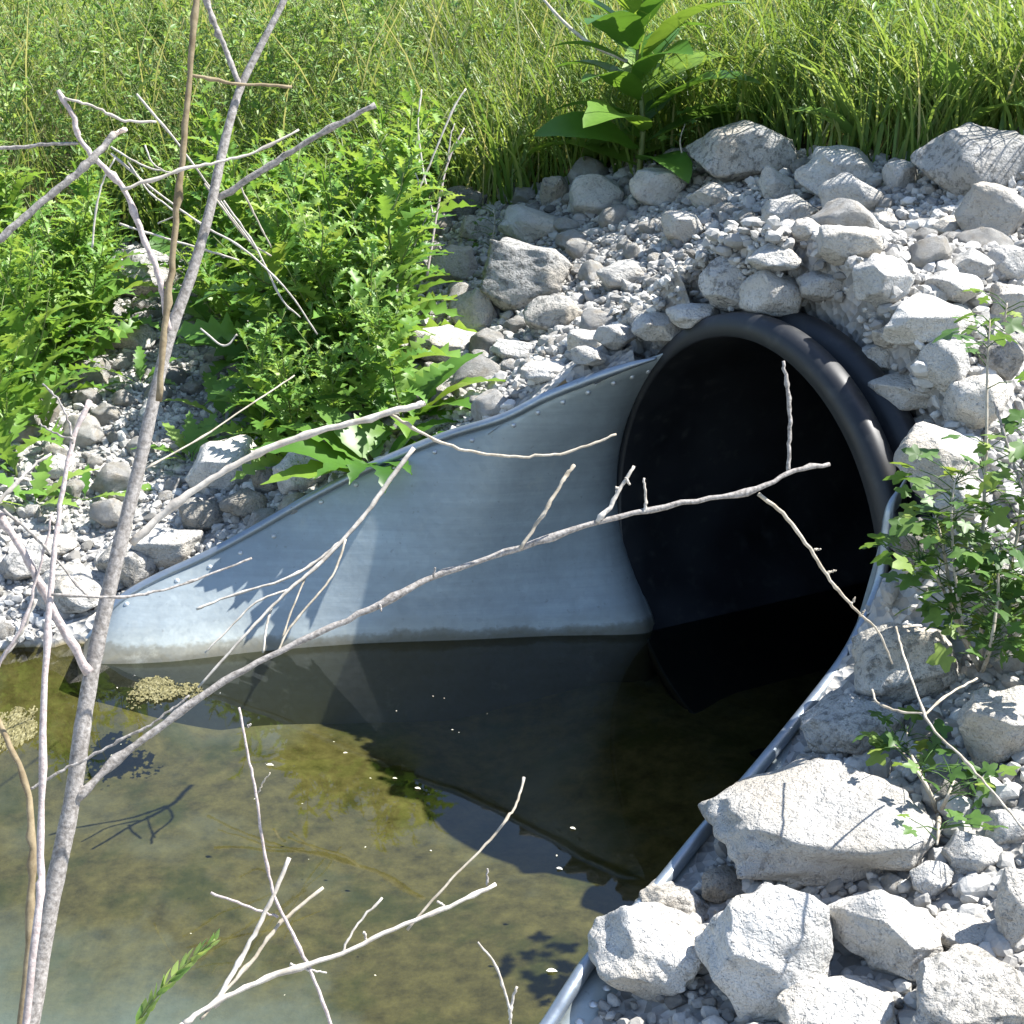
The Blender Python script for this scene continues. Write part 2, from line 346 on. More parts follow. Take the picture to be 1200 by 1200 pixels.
# vegetation edge, in plan
VEG_PX = [(-60,440),(0,330),(70,300),(160,290),(300,300),(420,290),(480,262),(560,252),(640,232),(700,212),(760,203),(820,188),(930,184),(1000,198),(1060,205),(1130,180),(1260,168)]
VEG = np.array([hit(u, v)[0][:2] for u, v in VEG_PX])
VEG = np.vstack([[-4.5, VEG[0][1]], VEG, [VEG[-1][0] + 8, VEG[-1][1] + 2.5]])
def veg_side(x, y):                                            # >0: metres into the vegetation
    yv = np.interp(x, VEG[:, 0], VEG[:, 1]); return y - yv
SG = (GX - C0[0]) * DX[0] + (GY - C0[1]) * DX[1]; LG = (GX - C0[0]) * LX[0] + (GY - C0[1]) * LX[1]
grav = np.clip(.5 - veg_side(GX, GY) / .15, 0, 1)
I, J = np.meshgrid(np.arange(len(xs) - 1), np.arange(len(ys) - 1), indexing='ij'); ny = len(ys)
F = np.stack([I * ny + J, (I + 1) * ny + J, (I + 1) * ny + J + 1, I * ny + J + 1], -1).reshape(-1, 4)
cut = (np.abs(LG) < .47) & (SG > .0) & (SG < .125)
F = F[~cut.ravel()[F].any(1)]
gz = GZ.ravel()[F]; rng_ = gz.max(1) - gz.min(1); fx, fy = GX.ravel()[F].mean(1), GY.ravel()[F].mean(1)
dw = np.minimum(segdist(fx, fy, [p[:2] for p in rimR]), segdist(fx, fy, [p[:2] for p in rimL]))
fs = (fx - C0[0]) * DX[0] + (fy - C0[1]) * DX[1]; fl_ = (fx - C0[0]) * LX[0] + (fy - C0[1]) * LX[1]
F = F[~(((rng_ > .06) & (gz.max(1) > .10) & (gz.min(1) < -.03) & (dw < .06) & (fs < .02)) | ((fs > -.02) & (fs < np.where(fl_ < -.22, .035, np.where(fl_ < -.05, .10, .165))) & (np.abs(fl_) < .49) & (gz.max(1) > -.1)) | ((fs > -.14) & (fs < .03) & (fl_ > -.29) & (fl_ < .45) & (gz.max(1) > -.1)) | ((np.hypot(fl_, gz.mean(1) - C0[2]) < .475) & (fs > -.14) & (gz.max(1) > -.1)) | ((rng_ > .10) & (fs > -.1) & (fs < .22) & (fl_ > -.25) & (np.abs(fl_) < .60)))]
GV = np.stack([GX, GY, GZ], -1).reshape(-1, 3); grv = grav.ravel(); COLLAR = []
for a0, a1, sc_ in ((-.6, 1.75, .172), (1.62, 2.35, .112), (2.1, 3.9, .05)):
    th = np.linspace(a0, a1, 60); rr_ = np.linspace(.468, .80, 14); T_, R2 = np.meshgrid(th, rr_, indexing='ij')
    wob = sc_ + .012 * fbm(T_ * 1.0, R2 * 3, 9, 5)
    W_ = C0 + wob[..., None] * DX + (R2 * np.cos(T_))[..., None] * LX + (R2 * np.sin(T_))[..., None] * np.array([0, 0, 1.])
    W_[..., 2] = np.where(R2 > .52, np.minimum(W_[..., 2], ground(W_[..., 0] + .06 * DX[0], W_[..., 1] + .06 * DX[1]) + .004), W_[..., 2])
    ll_ = (W_ - C0) @ LX; inn = np.hypot(ll_, W_[..., 2] - C0[2]) < .455
    W_[..., 2] = np.where(inn & (np.abs(ll_) < .465), C0[2] + np.sqrt(np.maximum(.468 ** 2 - ll_ ** 2, 0)), W_[..., 2])
    i_, j_ = np.meshgrid(np.arange(59), np.arange(13), indexing='ij'); F = np.vstack([F, np.stack([i_ * 14 + j_, i_ * 14 + j_ + 1, (i_ + 1) * 14 + j_ + 1, (i_ + 1) * 14 + j_], -1).reshape(-1, 4) + len(GV)])
    COLLAR.append(W_[:, 1:11].reshape(-1, 3) - .004 * DX); GV = np.vstack([GV, W_.reshape(-1, 3)]); grv = np.concatenate([grv, np.full(60 * 14, .85)])
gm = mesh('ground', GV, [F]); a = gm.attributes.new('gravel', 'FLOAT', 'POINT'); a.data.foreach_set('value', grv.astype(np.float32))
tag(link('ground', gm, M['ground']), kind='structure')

# silt lying in the invert of the pipe
sv = np.array([[plan(a_, b_, -.124 + .012 * min(1, (a_ + .04) / .15)) for b_ in np.linspace(-.40, .40, 12)] for a_ in np.linspace(-.04, 2.3, 40)]).reshape(-1, 3)
i_, j_ = np.meshgrid(np.arange(39), np.arange(11), indexing='ij')
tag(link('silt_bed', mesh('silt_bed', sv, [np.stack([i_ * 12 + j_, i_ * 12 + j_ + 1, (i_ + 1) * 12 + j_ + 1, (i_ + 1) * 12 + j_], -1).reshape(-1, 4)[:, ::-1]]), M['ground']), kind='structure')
# water: one sheet at z = 0 over the pond and into the pipe
q = [plan(2.2, .6), plan(2.2, -.45), plan(.0, -.45), np.array([*toeL, 0]) + [-.02, .1, 0], np.array([-7.5, 3.3, 0]), np.array([-7.5, .2, 0]), np.array([.3, .9, 0]), np.array([*toeR, 0]) + [.1, 0, 0], plan(.0, .52)]
tag(link('water', mesh('water', np.array(q) * [1, 1, 0], [np.arange(len(q))[None]], False), M['water']), kind='structure')

# ------------------------------------------------------------------ culvert pipe
AX = np.array([DX[0] * math.cos(LEAN), DX[1] * math.cos(LEAN), -math.sin(LEAN) * 0])
def lathe(prof, n=128):
    th = np.linspace(0, 2 * np.pi, n, endpoint=False); V = []
    for s, r in prof: V.append(C0 + s * DX + r * (np.cos(th)[:, None] * LX + np.sin(th)[:, None] * np.array([0, 0, 1.]) + (np.sin(th) * math.tan(LEAN))[:, None] * DX))
    k = len(prof); i, j = np.meshgrid(np.arange(k - 1), np.arange(n), indexing='ij'); j2 = (j + 1) % n
    return np.vstack(V), [np.stack([i * n + j, (i + 1) * n + j, (i + 1) * n + j2, i * n + j2], -1).reshape(-1, 4)]
pipe = empty('culvert_pipe', plan(0, 0, C0[2]), 'black plastic culvert pipe with ribbed outer wall opening over the pond', 'pipe')
def pobj(name, prof):
    V, F = lathe(prof); me = mesh(name, V - plan(0, 0, C0[2]), F); return link(name, me, M['hdpe'], pipe)
pobj('inner_wall', [(.004, .4505), (.03, .449), (.3, .449), (1.0, .449), (2.4, .449), (2.41, .30), (2.42, .001)])
def crown(c):
    P = []
    for t in np.linspace(-1, 1, 15): P.append((c + .036 * t, .458 + .041 * (1 - abs(t) ** 2.6) ** .6))
    return P
pobj('mouth_rim', [(.004, .4505), (-.002, .453)] + crown(.034)[1:-1] + [(.071, .459), (.078, .4575)])
pobj('corrugation', [(.078, .4575)] + crown(.118)[1:-1] + [(.158, .4575)])
pobj('outer_wall', [(.158, .4575), (.5, .4575), (2.4, .4575)])

# ------------------------------------------------------------------ flared steel end section
fes = empty('flared_end_section', plan(-.5, 0, 0), 'galvanised steel flared end section with two wings around the pipe mouth', 'end section')
O = plan(-.5, 0, 0)
def wing(rim, foot, n=70, m=22, side=-1):
    Rm = cat(rim, n); Ft = cat([plan(*f) for f in foot], n)
    V = []
    for i in range(n):
        t = i / (n - 1); a, b = Ft[i].copy(), Rm[i]
        a2 = a + (a - b) * [.45, .45, 0] * 1.0; a2[2] = -.30; row = []
        for k in range(m):
            f = -.35 + 1.35 * k / (m - 1)
            if f < 0: P = a + (a2 - a) * (-f / .35)
            else:
                P = a + (b - a) * f; hgt = max(b[2], .05)
                bul = (1 - min(1, t / .45)) ** 1.3 * .205 * math.sin(math.pi * min(1, f * .98)) ** .9 * (hgt / .67) * (side < 0)
                P = P + side * LX * bul
            row.append(P)
        V.append(row)
    V = np.array(V); i, j = np.meshgrid(np.arange(n - 1), np.arange(m - 1), indexing='ij')
    F = np.stack([i * m + j, (i + 1) * m + j, (i + 1) * m + j + 1, i * m + j + 1], -1).reshape(-1, 4)
    return V, F
def sheet(name, V, F, mat):
    n, m = V.shape[:2]; me = mesh(name, V.reshape(-1, 3) - O, [F]); o = link(name, me, mat, fes)
    md = o.modifiers.new('gauge', 'SOLIDIFY'); md.thickness = .0035; md.offset = 0; return o
VL, FL = wing(rimL, FOOT_L); wl = sheet('wing', VL, FL, M['zinc']); wl['label'] = 'left wing in full view with rivets below its rim'
FOOT_R = [(s, l - .09 - .06 * max(0, min(1, -s))) for s, l, z in RIM_R]; FOOT_R = [(.05,.33),(0,.335),(-.03,.345),(-.12,.38),(-.3,.46),(-.5,.55),(-.7,.68),(-.88,.80),(-1.0,.875),(-1.07,.91)]
VR, FR = wing(rimR, FOOT_R, side=1); sheet('wing', VR, FR[:, ::-1], M['zinc'])
for rim in (rimL, rimR):
    V, F = tube(cat(rim[1:], 110), np.interp(np.arange(110), [0, 14], [.003, .0115]), 10); link('rolled_rim', mesh('rolled_rim', V - O, F), M['rim'], fes)
# folded flange outside the right rim
fl = cat(rimR[7:], 80); fo = np.vstack([fl + [0, 0, -.012]]); dv = np.gradient(fl, axis=0); nrm = np.cross(dv, [0, 0, 1.]); nrm /= np.linalg.norm(nrm, axis=1)[:, None]
if nrm[0] @ LX < 0: nrm = -nrm
wv = (.058 + .008 * np.sin(np.linspace(0, 14, 80)))[:, None]
V = np.stack([fo + nrm * .006, fo + nrm * wv * .55 + [0, 0, -.012], fo + nrm * wv + [0, 0, -.034]], 1)
i, j = np.meshgrid(np.arange(79), np.arange(2), indexing='ij'); F = np.stack([i * 3 + j, (i + 1) * 3 + j, (i + 1) * 3 + j + 1, i * 3 + j + 1], -1).reshape(-1, 4)
sheet('flange', V, F, M['zinc'])
# rivets
def rivet_me():
    p = [(0.0001, .0055), (.003, .005), (.0055, .0036), (.0085, .001), (.0088, 0)]
    th = np.linspace(0, 2 * np.pi, 12, endpoint=False); V = []
    for r, z in p[::1]: V.append(np.stack([r * np.cos(th), r * np.sin(th), np.full(12, z)], 1))
    V = np.vstack(V); i, j = np.meshgrid(np.arange(4), np.arange(12), indexing='ij'); j2 = (j + 1) % 12
    return mesh('rivet', V, [np.stack([i * 12 + j, (i + 1) * 12 + j, (i + 1) * 12 + j2, i * 12 + j2], -1).reshape(-1, 4)])
rv = rivet_me()
def rivet(p, nrm, sc=1.):
    o = link('rivet', rv, M['rivet'], fes); o.location = Vector(p - O); o.rotation_euler = Vector(nrm).to_track_quat('Z', 'Y').to_euler(); o.scale = (sc * .75,) * 3
RV_PX = [(798,428),(756,430),(714,441),(673,453),(632,469),(591,487),(551,504),(430,563),(348,603),(307,623),(265,645),(222,667)]
VLf = VL.reshape(-1, 3); uu, vv, _ = pix(VLf)
nl = np.cross(np.gradient(VL, axis=0), np.gradient(VL, axis=1)).reshape(-1, 3); nl /= np.linalg.norm(nl, axis=1)[:, None] + 1e-12
for k, t in enumerate(np.linspace(.07, .90, 19)):
    i = int(t * 69); j = 20 if VL[i, -1, 2] > .3 else 19
    P = VL[i, j]; nn = nl.reshape(VL.shape)[i, j]
    if nn @ (EYE - P) < 0: nn = -nn
    rivet(P + nn * .0015, nn)
for t in np.linspace(.12, .9, 12):
    k = int(t * 79); P = V[k, 1] + [0, 0, .002]; rivet(P, (0, 0, 1), 1.1)

# ------------------------------------------------------------------ rocks
def rock_shape(seed, dims, planes=(), sub=4, nplanes=13, rough=1.):
    r = np.random.default_rng(seed); V, F = ICO[sub]; V = V.copy(); S = np.asarray(dims, float) / 2
    pl = [(np.array(n, float) / np.linalg.norm(n), d) for n, d in planes]
    while len(pl) < nplanes:
        n = r.normal(size=3); n /= np.linalg.norm(n)
        if any(n @ q[0] > .80 for q in pl): continue
        pl.append((n, r.uniform(.62, .82)))
    for n, d in pl:
        e = V @ n - d; V = V - np.where(e > 0, e * .94, 0)[:, None] * n
    ph = r.uniform(0, 6.28, (3, 10)); k = r.normal(size=(10, 3)); k /= np.linalg.norm(k, axis=1)[:, None]; fr = np.array([1.8, 2.6, 4, 5, 6.5, 9, 12, 16, 22, 30.])
    nz = sum(np.sin(fr[i] * (V @ k[i]) + ph[0, i]) * (.085 / fr[i] ** .7) for i in range(10)) * rough
    V = V * (1 + nz)[:, None]
    lo, hi = V.min(0), V.max(0); V = ((V - (lo + hi) / 2) / ((hi - lo) / 2)) * S
    return V, F
def place_rock(u, v, wpx, hpx, label, cat_='rock', seed=None, mat='rock', planes=(), depth=None, sub=4, group=None, up=None, tilt=0., rough=1., name='boulder'):
    P, d = hit(u, v, 0.0)
    for _ in range(3):
        W = wpx * d / FPX; ang = math.asin(-ray(u, v)[2] / np.linalg.norm(ray(u, v)))
        D = depth if depth else .78 * W + .12 * hpx * d / FPX
        Hh = hpx * d / FPX; H = (Hh - .55 * D * math.sin(ang)) / math.cos(ang); H = min(max(H, .45 * Hh, .3 * W), 1.15 * Hh)
        upz = .30 * H if up is None else up * H
        P, d = hit(u, v, upz)
    V, F = rock_shape(seed if seed is not None else int(u * 13 + v), (W, D, H), planes, sub, rough=rough)
    if tilt: 
        c, s = math.cos(tilt), math.sin(tilt); V = V @ np.array([[c, 0, -s], [0, 1, 0], [s, 0, c]])
    o = link(name, mesh(name, V, [F]), M[mat]); o.location = P; tag(o, label, cat_, group); ROCKS.append((P[0], P[1], W / 2, D / 2)); return o
ROCKS = []
TOP = ((0, -.15, 1), .62); FRONT = ((0, -1, -.12), .62); LEFT = ((-1, -.35, -.05), .66); RIGHT = ((1, -.1, .35), .70)
HERO = [
 (872,180,132,80,'widest dark-speckled boulder at the grass edge directly above the pipe','rock_lichen',[((-.3,-.3,1),.70),((0,-1,.1),.66),((-1,-.3,.4),.72)]),
 (1148,188,150,88,'big grey boulder half cut by the right edge, against the grass','rock_lichen',[((.1,-.35,1),.66),((-.9,-.5,.5),.68)]),
 (978,202,96,62,'pale block leaning behind the wedge-shaped rock, beneath the right grass tuft','rock',[TOP,FRONT]),
 (770,221,68,52,'bright flat-topped block just below the broad-leaved plant','rock',[((0,-.1,1),.55),FRONT]),
 (622,264,78,50,'pale rock with a sunlit top right above the lichened block','rock',[((.5,-.1,1),.6),FRONT]),
 (617,322,108,96,'large lichen-mottled block with an angular shaded face, at the gravel centre','rock_lichen',[((.25,.1,1),.60),((-.12,-1,.25),.52),((-1,-.1,.1),.66),((1,-.15,-.4),.68)]),
 (556,366,60,66,'grey rounded slab leaning on the left of the lichened block','rock',[((-.4,-1,.3),.6)]),
 (648,369,72,52,'speckled wedge tucked under the lichened block on its right','rock_lichen',[((-.5,-.6,.8),.6)]),
 (700,231,66,58,'dappled grey rock at the weeds left of the flat-topped block','rock',[]),
 (833,231,56,36,'low pale rock under the widest dark boulder','rock',[]),
 (910,216,42,46,'upright pale stone left of the leaning pale block','rock',[LEFT]),
 (996,236,72,70,'wedge-shaped bright rock with a sharp crest, below the right grass tuft','rock',[((.55,-.1,1),.55),((-.6,-1,0),.55)]),
 (925,252,68,50,'square grey-faced rock beneath the upright pale stone','rock',[TOP,FRONT]),
 (947,271,40,34,'fist-sized stone at the left of the brick-shaped block','rock',[]),
 (993,287,74,52,'brick-shaped block with a flat shaded front in the upper right gravel','rock',[((.15,-.05,1),.58),((-.05,-1,0),.5),((1,0,0),.75),((-1,0,0),.75)]),
 (800,268,52,46,'single tan-grey rock in the gravel below the low pale rock','rock',[FRONT]),
 (1055,208,42,42,'stubby stone between the wedge-shaped rock and the right boulder','rock',[]),
 (1165,252,90,80,'bulky pale rock at the right edge below the big grey boulder','rock',[((.2,-.1,1),.62),((-.5,-1,-.1),.55)]),
 (728,323,60,42,'low dull stone in open gravel right of the lichened block','rock',[]),
 (856,332,78,72,'weathered rock in shade right behind the pipe crown','rock_lichen',[((0,-1,.35),.6)]),
 (906,302,62,38,'small sunlit cap-shaped rock above the weathered rock','rock',[]),
 (905,342,78,64,'slanting bright slab behind the pipe rim','rock',[((.6,-.3,1),.5),((-.8,-.6,.3),.55)]),
 (964,336,62,42,'grey block below the brick-shaped block','rock',[FRONT,TOP]),
 (1034,330,70,68,'bright white rock standing in the middle of the right slope','rock',[((.3,-.4,1),.58),((-.9,-.6,.1),.62)]),
 (1086,380,112,68,'long smooth boulder above the pipe on the right','rock',[((0,-.2,1),.55),((0,-1,0),.62)]),
 (1118,340,74,44,'broad pale rock on top of the long smooth boulder','rock',[TOP]),
 (1182,312,52,52,'light rock at the right edge under the bulky pale rock','rock',[]),
 (1182,358,54,54,'squarish rock at the right edge level with the long boulder','rock',[TOP,FRONT]),
 (1138,310,52,42,'tan-fronted stone left of the light edge rock','rock',[FRONT]),
 (1062,460,92,60,'white rock touching the pipe rim at its upper right','rock',[((-.2,-.2,1),.56),((.1,-1,-.3),.6)]),
 (1106,428,60,68,'pale egg-shaped rock above the white rim-side rock','rock',[]),
 (1145,472,76,80,'pitted white rock left of the sapling top','rock',[LEFT]),
 (1078,505,76,52,'flat white rock second down beside the pipe','rock',[]),
 (1102,542,108,92,'tall cracked boulder beside the pipe left of the sapling','rock',[((.55,-.25,1),.55),((-.7,-.9,.1),.55)]),
 (1124,582,66,68,'pale rock against the tall cracked boulder behind the sapling leaves','rock',[]),
 (1172,420,54,56,'shaded grey rock at the right edge above the sapling','rock_lichen',[]),
 (1072,632,60,64,'dull grey stone in shade at the end section left of the sapling','rock_dark',[]),
 (1062,778,126,118,'broad shaded boulder under the sapling by the right wing','rock_lichen',[((-.3,-1,.5),.55),((0,0,1),.7)]),
 (1002,848,136,84,'sloping grey boulder against the flange above the biggest boulder','rock_lichen',[((-.1,-.5,1),.55)]),
 (1178,855,116,110,'rough pitted boulder at the right edge below the sapling','rock',[((0,-.2,1),.62),((-.7,-.8,-.1),.6)]),
 (958,962,266,150,'biggest boulder, long and flat-topped, resting against the right wing','rock',[((-.10,-.36,1),.64),((.25,-.1,1),.74),((-.06,-1,-.16),.66),((-.5,-1,.1),.76),((.8,-.6,-.1),.80),((1,.1,.3),.80),((-1,-.15,.0),.74),((-.7,-.2,.9),.80)]),
 (762,1112,146,126,'lowest left boulder, knobbly, overhanging the end of the right wing','rock',[((.1,-.35,1),.56),((-.2,-1,-.4),.60)]),
 (896,1112,160,172,'bright rounded boulder in front of the biggest boulder','rock',[((-.05,-.60,1),.60),((-.2,.2,1),.72),((-.3,-1,-.1),.70),((1,-.2,.2),.74),((-1,-.2,.4),.70)]),
 (1036,1096,128,128,'boulder with a dark shaded left face right of the bright rounded one','rock',[((.55,-.45,.9),.50),((-.75,-.85,.0),.46)]),
 (985,1185,150,90,'pale ridged rock at the bottom edge below the bright rounded boulder','rock',[((-.2,-.5,1),.55)]),
 (1135,1170,160,120,'grey shadowed boulder at the bottom right corner','rock_lichen',[((-.1,-.6,1),.55)]),
 (1190,1070,50,110,'narrow slab cut by the right edge above the corner boulder','rock',[]),
 (1140,1000,72,64,'medium pale rock under the leafy weed at lower right','rock',[]),
 (1136,1092,90,42,'thin flat slab between the corner boulder and the rubble','rock',[((0,-.2,1),.5)]),
 (1090,1030,50,52,'pointed stone right of the biggest boulder end','rock',[]),
 (1182,968,60,52,'grey stone at the right edge below the rough pitted boulder','rock',[]),
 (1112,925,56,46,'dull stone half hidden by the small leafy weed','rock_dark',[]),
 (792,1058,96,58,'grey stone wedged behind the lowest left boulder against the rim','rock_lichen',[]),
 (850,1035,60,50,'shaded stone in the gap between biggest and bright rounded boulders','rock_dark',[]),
 (262,550,86,78,'smooth pale egg-shaped boulder above the left wing','rock',[((0,-.2,1),.6),((-.1,-1,-.2),.66)]),
 (357,550,74,64,'triangular pale rock right of the egg-shaped boulder','rock',[((.3,-.5,.9),.5)]),
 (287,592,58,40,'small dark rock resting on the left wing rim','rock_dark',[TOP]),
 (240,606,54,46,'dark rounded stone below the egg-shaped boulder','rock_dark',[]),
 (197,641,84,52,'flat-topped grey rock touching the left wing rim','rock',[((0,-.15,1),.5),((0,-1,-.1),.6)]),
 (316,566,42,46,'squarish dim stone between egg-shaped and triangular rocks','rock_dark',[]),
 (92,690,112,62,'wide grey slab at the waterline beyond the left wing toe','rock_lichen',[TOP]),
 (152,664,78,64,'pale rock behind the left wing toe','rock_lichen',[]),
 (28,662,70,46,'grey rock at the left edge above the dark water','rock_lichen',[]),
 (60,640,60,30,'sunlit flat stone on the left bank by the thistle','rock',[]),
 (168,322,80,66,'grey boulder in deep shade under the left weeds','rock_lichen',[]),
 (152,392,66,44,'shaded stone beneath the grey boulder under the left weeds','rock',[]),
 (30,402,46,40,'bright stone behind the left thistle','rock',[]),
 (66,548,44,40,'upright pale stone near the left edge','rock',[LEFT]),
 (530,312,60,54,'pale stone at the left edge of the gravel beside the thistles','rock',[]),
 (520,405,84,52,'sunlit low boulder at the foot of the thistle clump','rock',[((.1,-.4,1),.5)]),
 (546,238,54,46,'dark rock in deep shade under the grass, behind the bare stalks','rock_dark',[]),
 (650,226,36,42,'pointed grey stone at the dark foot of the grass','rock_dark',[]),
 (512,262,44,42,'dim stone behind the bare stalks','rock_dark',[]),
 (775,384,72,40,'pale stone behind the pipe rim on the left wing side','rock',[((0,-.3,1),.55)]),
 (600,412,50,32,'low white stone above the left wing rim','rock',[]),
 (690,402,52,38,'half-buried stone above the left wing near the pipe','rock',[]),
 (640,436,62,30,'white flat stone along the left wing rim','rock',[]),
 (560,268,44,36,'dim angular stone left of the pale sunlit-topped rock','rock_lichen',[]),
 (1112,268,44,32,'rounded stone left of the bulky pale rock','rock',[]),
 (1030,262,46,32,'pale stone between the wedge-shaped rock and brick-shaped block','rock',[]),
 (722,394,54,36,'pale stone just above the left wing rim near its upper end','rock',[]),
 (690,417,44,28,'small stone lying on the left wing rim below the half-buried stone','rock',[]),
 (752,376,50,40,'dull stone at the left shoulder of the pipe crown','rock_lichen',[]),
 (812,370,64,34,'low grey stone lying behind the pipe crown, left of the weathered rock','rock',[]),
 (1030,418,44,40,'small bright stone against the second pipe rib','rock',[]),
 (1040,392,40,32,'dull stone just right of the second pipe rib','rock',[]),
]
for h in HERO:
    u, v, a, b, lab, mt, pl = h
    big = a > 110
    place_rock(u, v, a, b, lab, 'boulder' if big else 'rock', mat=mt, planes=pl, sub=5 if a > 95 else 4, rough=1.5 if v > 700 and a > 90 else 1.1, up=.48 if 1020 < u < 1180 and 400 < v < 660 else None, name='boulder' if big else 'rock')
# fist-sized stones
PTS = [rock_shape(900 + k, (1, .85, .7), sub=3, rough=1.2) for k in range(10)]
RM = [mesh('stone', V, [F]) for V, F in PTS]
def in_gravel(x, y):
    s = (x - C0[0]) * DX[0] + (y - C0[1]) * DX[1]; l = (x - C0[0]) * LX[0] + (y - C0[1]) * LX[1]
    ok = ~inside(x, y, POND) & (veg_side(x, y) < .12)
    wingz = np.minimum(segdist(x, y, [p[:2] for p in rimR]), segdist(x, y, [p[:2] for p in rimL])) > .042
    return ok & wingz & ~((np.abs(l) < .53) & (s > -.32) & (s < np.where(l < -.22, .045, np.where(l < -.05, .105, .17))))
def visible(P, mpx=25):
    u, v, Y = pix(P); return (Y > .5) & (u > -mpx) & (u < 1200 + mpx) & (v > -mpx) & (v < 1200 + mpx)
cand = np.stack([RNG.uniform(-1.9, 2.0, 9000), RNG.uniform(1.3, 5.3, 9000)], 1)
cand = cand[in_gravel(cand[:, 0], cand[:, 1])]; cz = ground(cand[:, 0], cand[:, 1]); cand3 = np.column_stack([cand, cz])
cand3 = cand3[visible(cand3, 10)]
placed = [(r[0], r[1], max(r[2], r[3]) * .8) for r in ROCKS]; nst = 0
for P in cand3:
    sz = float(np.clip(RNG.lognormal(math.log(.095), .42), .045, .19)); left = P[0] < -.35
    if left: sz *= .8
    pa = np.array(placed)
    if (np.hypot(pa[:, 0] - P[0], pa[:, 1] - P[1]) < pa[:, 2] + sz * .45).any(): continue
    lab, grp = (('fist-sized grey stone in the shaded gravel of the left bank', 'stones in the left bank gravel') if left else
                ('fist-sized pale stone loose on the right bank beside the sapling and boulders', 'loose stones on the right bank') if P[1] < 2.75 else
                ('fist-sized pale limestone chunk lying on the gravel slope behind the pipe', 'limestone chunks on the gravel slope'))
    k = int(RNG.integers(10)); o = link('stone', RM[k], M['rock']); o.location = P + [0, 0, sz * .15]; o.scale = (sz,) * 3
    o.rotation_euler = (RNG.uniform(-.5, .5), RNG.uniform(-.5, .5), RNG.uniform(0, 6.28)); tag(o, lab, 'stone', grp)
    placed.append((P[0], P[1], sz * .42)); nst += 1
    if nst >= 295: break
print('stones', nst)
# gravel
def gravel():
    n = 84000; x = RNG.uniform(-2.4, 2.5, n); y = RNG.uniform(1.25, 5.6, n); ok = in_gravel(x, y); x, y = x[ok], y[ok]; z = ground(x, y)
    P = np.column_stack([x, y, z]); P = P[visible(P, 260)]; cl = np.vstack(COLLAR); cl = cl[RNG.integers(0, len(cl), 1500)] + RNG.normal(0, .01, (1500, 3)); cl = cl[np.hypot((cl - C0) @ LX, cl[:, 2] - C0[2]) > .505]; P = np.vstack([P, cl])
    base = [rock_shape(300 + k, (1, .8, .62), sub=1, nplanes=9, rough=1.5) for k in range(8)]; base2 = [rock_shape(330 + k, (1, .8, .62), sub=2, nplanes=11, rough=1.5) for k in range(8)]
    mb = MB(); m = len(P); sz = np.clip(RNG.lognormal(math.log(.020), .42, m), .008, .055) * np.where(P[:, 0] < -.4, .85, 1)
    for i in range(m):
        if sz[i] < .013 and RNG.random() < .4: continue
        V, F = (base2 if P[i, 1] < 2.6 or sz[i] > .035 else base)[i % 8]
        a, bq, c = RNG.uniform(0, 6.28), RNG.normal(0, .5), RNG.normal(0, .5)
        R = np.array(Matrix.Rotation(a, 3, 'Z') @ Matrix.Rotation(bq, 3, 'X') @ Matrix.Rotation(c, 3, 'Y'))
        mb.add((V * sz[i]) @ R.T + P[i] + [0, 0, sz[i] * .18], [F], float(np.clip(RNG.normal(.52, .22) + .16 * float(fbm(P[i, 0], P[i, 1], 4.5, 77)), 0, 1)))
    print('gravel', m)
    o = link('gravel', mb.me('gravel', False), M['gravel']); tag(o, 'pale crushed limestone gravel spread over the banks', 'gravel', kind='stuff')
gravel()

# ------------------------------------------------------------------ leaves and plants
def leaf_template(n, width, lobes=0., fold=.25, droop=.5, curl=.0, lobefreq=2, seed=0, tipsharp=1.0, pet=0.):
    """unit leaf along +x: returns V, F ; three columns (left, rib, right)"""
    r = np.random.default_rng(seed); V = []
    ang = 0.; P = np.zeros(3); 
    for i in range(n + 1):
        t = i / n; wd = width * max(0, math.sin(math.pi * min(1, max(0, (t - pet) / (1 - pet))) ** .8)) ** tipsharp if t > pet else width * .06
        if lobes and 0 < i < n: wd *= (1 - lobes) if i % lobefreq else (1 + .25 * lobes)
        wl, wr = wd * r.uniform(.9, 1.1), wd * r.uniform(.9, 1.1)
        if lobes and i % lobefreq == 0: sw = .10 / n * 4
        else: sw = 0
        side = np.array([0, 1, 0]); zc = fold * wd
        V += [P + [sw, 0, 0] + side * wl + [0, 0, zc * (1 + .6 * r.normal() * bool(lobes))], P.copy(), P + [sw, 0, 0] - side * wr + [0, 0, zc * (1 + .6 * r.normal() * bool(lobes))]]
        ang = -droop * t * t + curl * math.sin(6 * t); P = P + np.array([math.cos(ang), 0, math.sin(ang)]) / n
    i = np.arange(n); F = np.vstack([np.stack([3 * i, 3 * i + 1, 3 * i + 4, 3 * i + 3], 1), np.stack([3 * i + 1, 3 * i + 2, 3 * i + 5, 3 * i + 4], 1)])
    return np.array(V), F
def frame(az, el, roll=0.):
    return np.array(Matrix.Rotation(az, 3, 'Z') @ Matrix.Rotation(-el, 3, 'Y') @ Matrix.Rotation(roll, 3, 'X'))
def put(mb, tpl, base, az, el, size, tint, roll=0.):
    V, F = tpl; mb.add((V * size) @ frame(az, el, roll).T + base, [F], tint)
def stem_curve(h, lean, az, n=9, wob=.02, r=None):
    r = r or RNG; t = np.linspace(0, 1, n); x = lean * h * t ** 1.6
    P = np.stack([x * math.cos(az), x * math.sin(az), h * t * (1 - .12 * lean * t)], 1); P[1:, :2] += r.normal(0, wob * h, (n - 1, 2)) * t[1:, None]; return cat(P, n * 2)
def at_curve(P, t): k = t * (len(P) - 1); i = min(int(k), len(P) - 2); return P[i] + (P[i + 1] - P[i]) * (k - i)
VAR = {}
